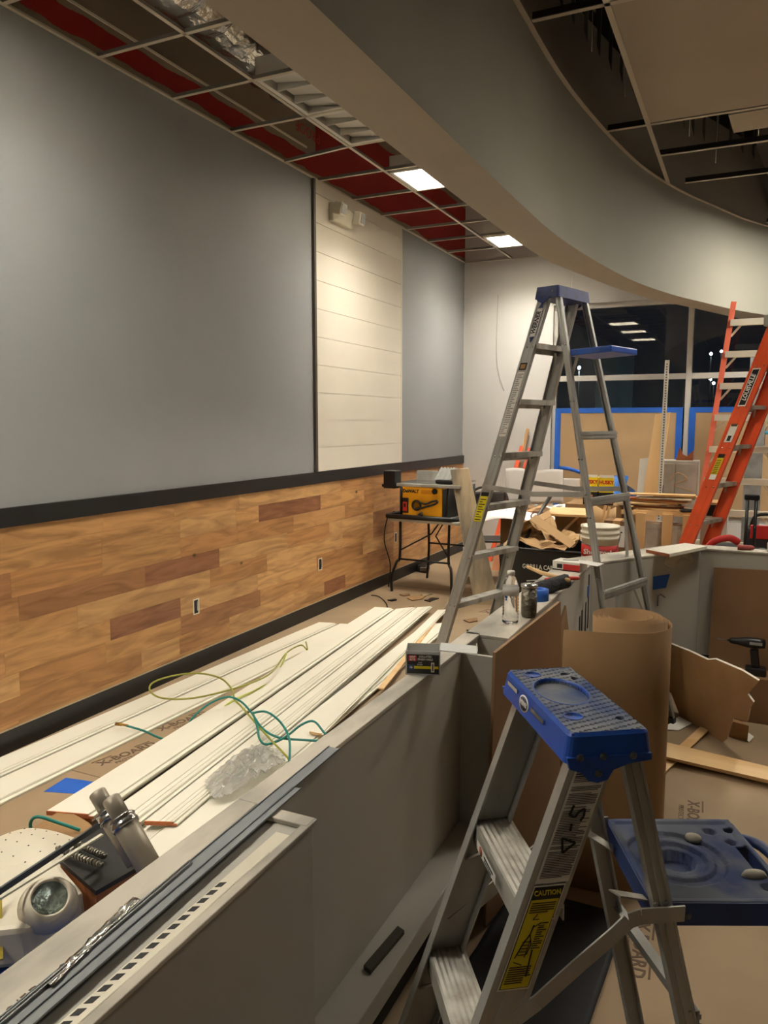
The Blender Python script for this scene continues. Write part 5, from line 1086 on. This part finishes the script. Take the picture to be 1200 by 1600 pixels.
# orange fibreglass ladder
LO, xoo, woo, xro, woro, RO = ladder('step_ladder', 'bright orange fibreglass step ladder with aluminium steps', (.215, 6.53), math.radians(159.5), 2.46, .06, .335, .17, .05, .06, .22, .15, .05, .115, .04, tuple(.305*k for k in range(1, 8)), mt=ORANGE, depth=.08, rear_rungs=(1.2, 1.8))
mb(ALU).box(-.08, .10, -.20, .20, 2.40, 2.48).build('top_cap', LO, bevel=.006)
def webo(s, z, e=0): return (xoo(z)-s, woo(z)+.0012+e, z)
upo = Vector(webo(0, 1))-Vector(webo(0, 0))
def plo(m_, mt, s0, s1, za, zb, e):
    m_.m(mt); return m_.hexa([webo(s0, za, e), webo(s1, za, e), webo(s1, za, e+.001), webo(s0, za, e+.001)], [webo(s0, zb, e), webo(s1, zb, e), webo(s1, zb, e+.001), webo(s0, zb, e+.001)])
b_ = MB(); plo(b_, WHITE, .022, .078, 1.82, 2.10, 0); plo(b_, BLACK, .027, .073, 1.83, 2.09, .001); bo = b_.build('brand_badge', RO['f', 1], bevel=.006)
text_mesh('brand_text', 'LOUISVILLE', .042, WHITE, frame(webo(.05, 1.96, .003), upo, (1, 0, 0)), bo, ext=.0005, bold=.03, sx=.95)
b_ = MB(); plo(b_, WHITE, .03, .085, 1.55, 1.68, 0); plo(b_, BLACK, .045, .07, 1.56, 1.60, .001); plo(b_, MARK, .035, .08, 1.67, 1.69, .001); b_.build('warning_label', RO['f', 1])
b_ = MB(); plo(b_, YEL, .03, .08, 1.30, 1.43, 0); plo(b_, BLACK, .03, .08, 1.43, 1.46, 0); plo(b_, WHITE, .03, .08, 1.26, 1.30, 0); [plo(b_, BLACK, .035, .07, 1.31+.014*k, 1.315+.014*k, .001) for k in range(8)]; b_.build('caution_label', RO['f', 1])
# rack-like ladder behind it
rk = thing('platform_ladder', 'pale orange railed ladder with wide white rungs by window', 'ladder', (-.50, 8.0, 0))
tl = Vector((.30, .35, 2.86))
mb(ORANGEL).bar((0, 0, 0), tl, .05, .03, up=(0, -1, 0)).build('side_rail', rk); mb(ORANGEL).bar((.75, 0, 0), tl+Vector((.42, 0, 0)), .05, .03, up=(0, -1, 0)).build('side_rail', rk)
for k in range(1, 10):
    z = .22+.305*(k-1)+.0; f1 = z/2.86; xl = .30*f1; xr_ = .75+(-.03)*f1; yy = .35*f1
    r_ = mb(WHITEP).box(xl, xr_, yy-.03, yy+.03, z-.03, z+.03).bar((xl+.01, yy, z-.13), (xl+.10, yy, z-.02), .012, .02).bar((xr_-.01, yy, z-.13), (xr_-.10, yy, z-.02), .012, .02); r_.build('rung', rk)
tag(mb(mat('smeared_zinc', (150, 152, 150), .5, .3, rgb2=(120, 122, 120), scale=6)).box(-.03, .14, 9.0, 9.08, 0, 2.42).build('steel_column'), 'grey smeared steel column behind white rungs', 'column')
bottle('water_bottle', (.16, 8.12, 1.476), 'small water bottle with blue label on white rung', mat('sky_label', (70, 160, 200), .4))
# tool bags
tb = thing('rolling_tool_bag', 'black and red rolling tool bag with telescopic handle', 'bag', (-.09, 5.72, 0))
bag = mb(mat('black_canvas', (24, 24, 26), .7, bump=.5, bscale=12)); bag.hexa([(-.14, -.18, 0), (.18, -.18, 0), (.18, .18, 0), (-.14, .18, 0)], [(-.13, -.15, .80), (.15, -.15, .74), (.15, .15, .74), (-.13, .15, .80)])
bag.lathe([(.16, .0), (.15, .06), (.09, .11), (.0005, .12)], (0,0,0), 20, Matrix.Translation((0, 0, .76)) @ Matrix.Diagonal((.9, 1, 1, 1))); bag.build('body', tb, bevel=.03)
mb(mat('red_canvas', (190, 34, 32), .6)).tube(spline([(-.13, -.10, .84), (-.09, -.12, .90), (0, -.12, .93), (.06, -.10, .90)], 5), .024, 8).build('red_trim', tb)
for x in (.10, .155): mb(BLKPL).tube([(x, .10, .5), (x, .10, 1.19)], .011, 8).build('handle_tube', tb)
mb(BLKPL).box(.08, .175, .085, .115, 1.17, 1.21).build('handle_grip', tb, bevel=.008)
tb2 = thing('tool_bag', 'black tool bag with red top band, right of rolling bag', 'bag', (.16, 6.25, .52))
mb(mat('black_canvas', 0)).hexa([(-.16, -.15, 0), (.24, -.15, 0), (.24, .15, 0), (-.16, .15, 0)], [(-.15, -.10, .42), (.16, -.10, .40), (.16, .10, .40), (-.15, .10, .42)]).build('body', tb2, bevel=.03)
mb(mat('red_canvas', 0)).box(-.12, .16, -.115, -.095, .34, .44).build('red_band', tb2, bevel=.006); mb(WHITE).box(.09, .13, -.118, -.115, .37, .40).build('band_mark', tb2)
mb(BLKPL).tube(spline([(-.12, 0, .4), (-.08, 0, .5), (.08, 0, .5), (.14, 0, .4)], 5), .012, 8).build('carry_handle', tb2)
carton('carton', -.03, .42, 6.08, 6.42, 0, .52, CARDDK, 'brown carton under the tool bag with red band')
c_ = carton('carton', -.36, -.14, 7.5, 7.8, 0, .98, mat('white_carton', (206, 204, 198), .6), 'white carton with black top band behind orange ladder', 0)
mb(BLACK).box(-.10, .10, -.152, -.1505, .86, .96).build('black_band', c_)
# closed orange ladder against the back wall, left of the tall ladder
lo_ = thing('leaning_ladder', 'narrow orange ladder leaning against white back wall', 'ladder', (-2.72, 9.0, 0))
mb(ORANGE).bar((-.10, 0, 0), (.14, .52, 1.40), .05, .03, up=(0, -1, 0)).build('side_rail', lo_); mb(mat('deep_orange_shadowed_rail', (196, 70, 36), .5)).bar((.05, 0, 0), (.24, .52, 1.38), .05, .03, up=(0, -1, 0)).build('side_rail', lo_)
for k in range(1, 5): mb(ALU).bar((-.10+.24*k/4.6, .52*k/4.6, .304*k), (.05+.19*k/4.6, .52*k/4.6, .304*k), .025, .025).build('rung', lo_)
tag(mb(PINE).bar((-2.80, 9.3, 0), (-2.52, 9.55, 1.62), .03, .03).build('wood_stick'), 'thin pine stick leaning on back wall beside orange ladder', 'lumber')
tag(mb(mat('salmon_board', (206, 140, 104), .6)).hexa([(-2.62, 8.45, 0), (-2.36, 8.45, 0), (-2.36, 8.47, 0), (-2.62, 8.47, 0)], [(-2.52, 8.72, .92), (-2.40, 8.72, .92), (-2.40, 8.74, .92), (-2.52, 8.74, .92)]).build('salmon_panel'), 'salmon coloured panel leaning beside brown cartons', 'panel')
wv = mb(WHITEP).tube(spline([(-2.02, YB-.02, 3.5), (-2.03, YB-.02, 3.2), (-1.98, YB-.03, 3.13)], 4), .004, 6); wv.box(-2.02, -1.94, YB-.06, YB-.01, 3.06, 3.12); tag(wv.build('sensor_box'), 'small white sensor box with wire above the window corner', 'sensor')
hose('wall_wire', [(-2.95, YB-.01, 3.3), (-2.96, YB-.01, 2.6), (-2.92, YB-.02, 2.3), (-2.85, YB-.01, 2.1)], .003, mat('wire_grey', (150, 148, 144), .6), 'thin wire hanging down the white back wall', 'wire')
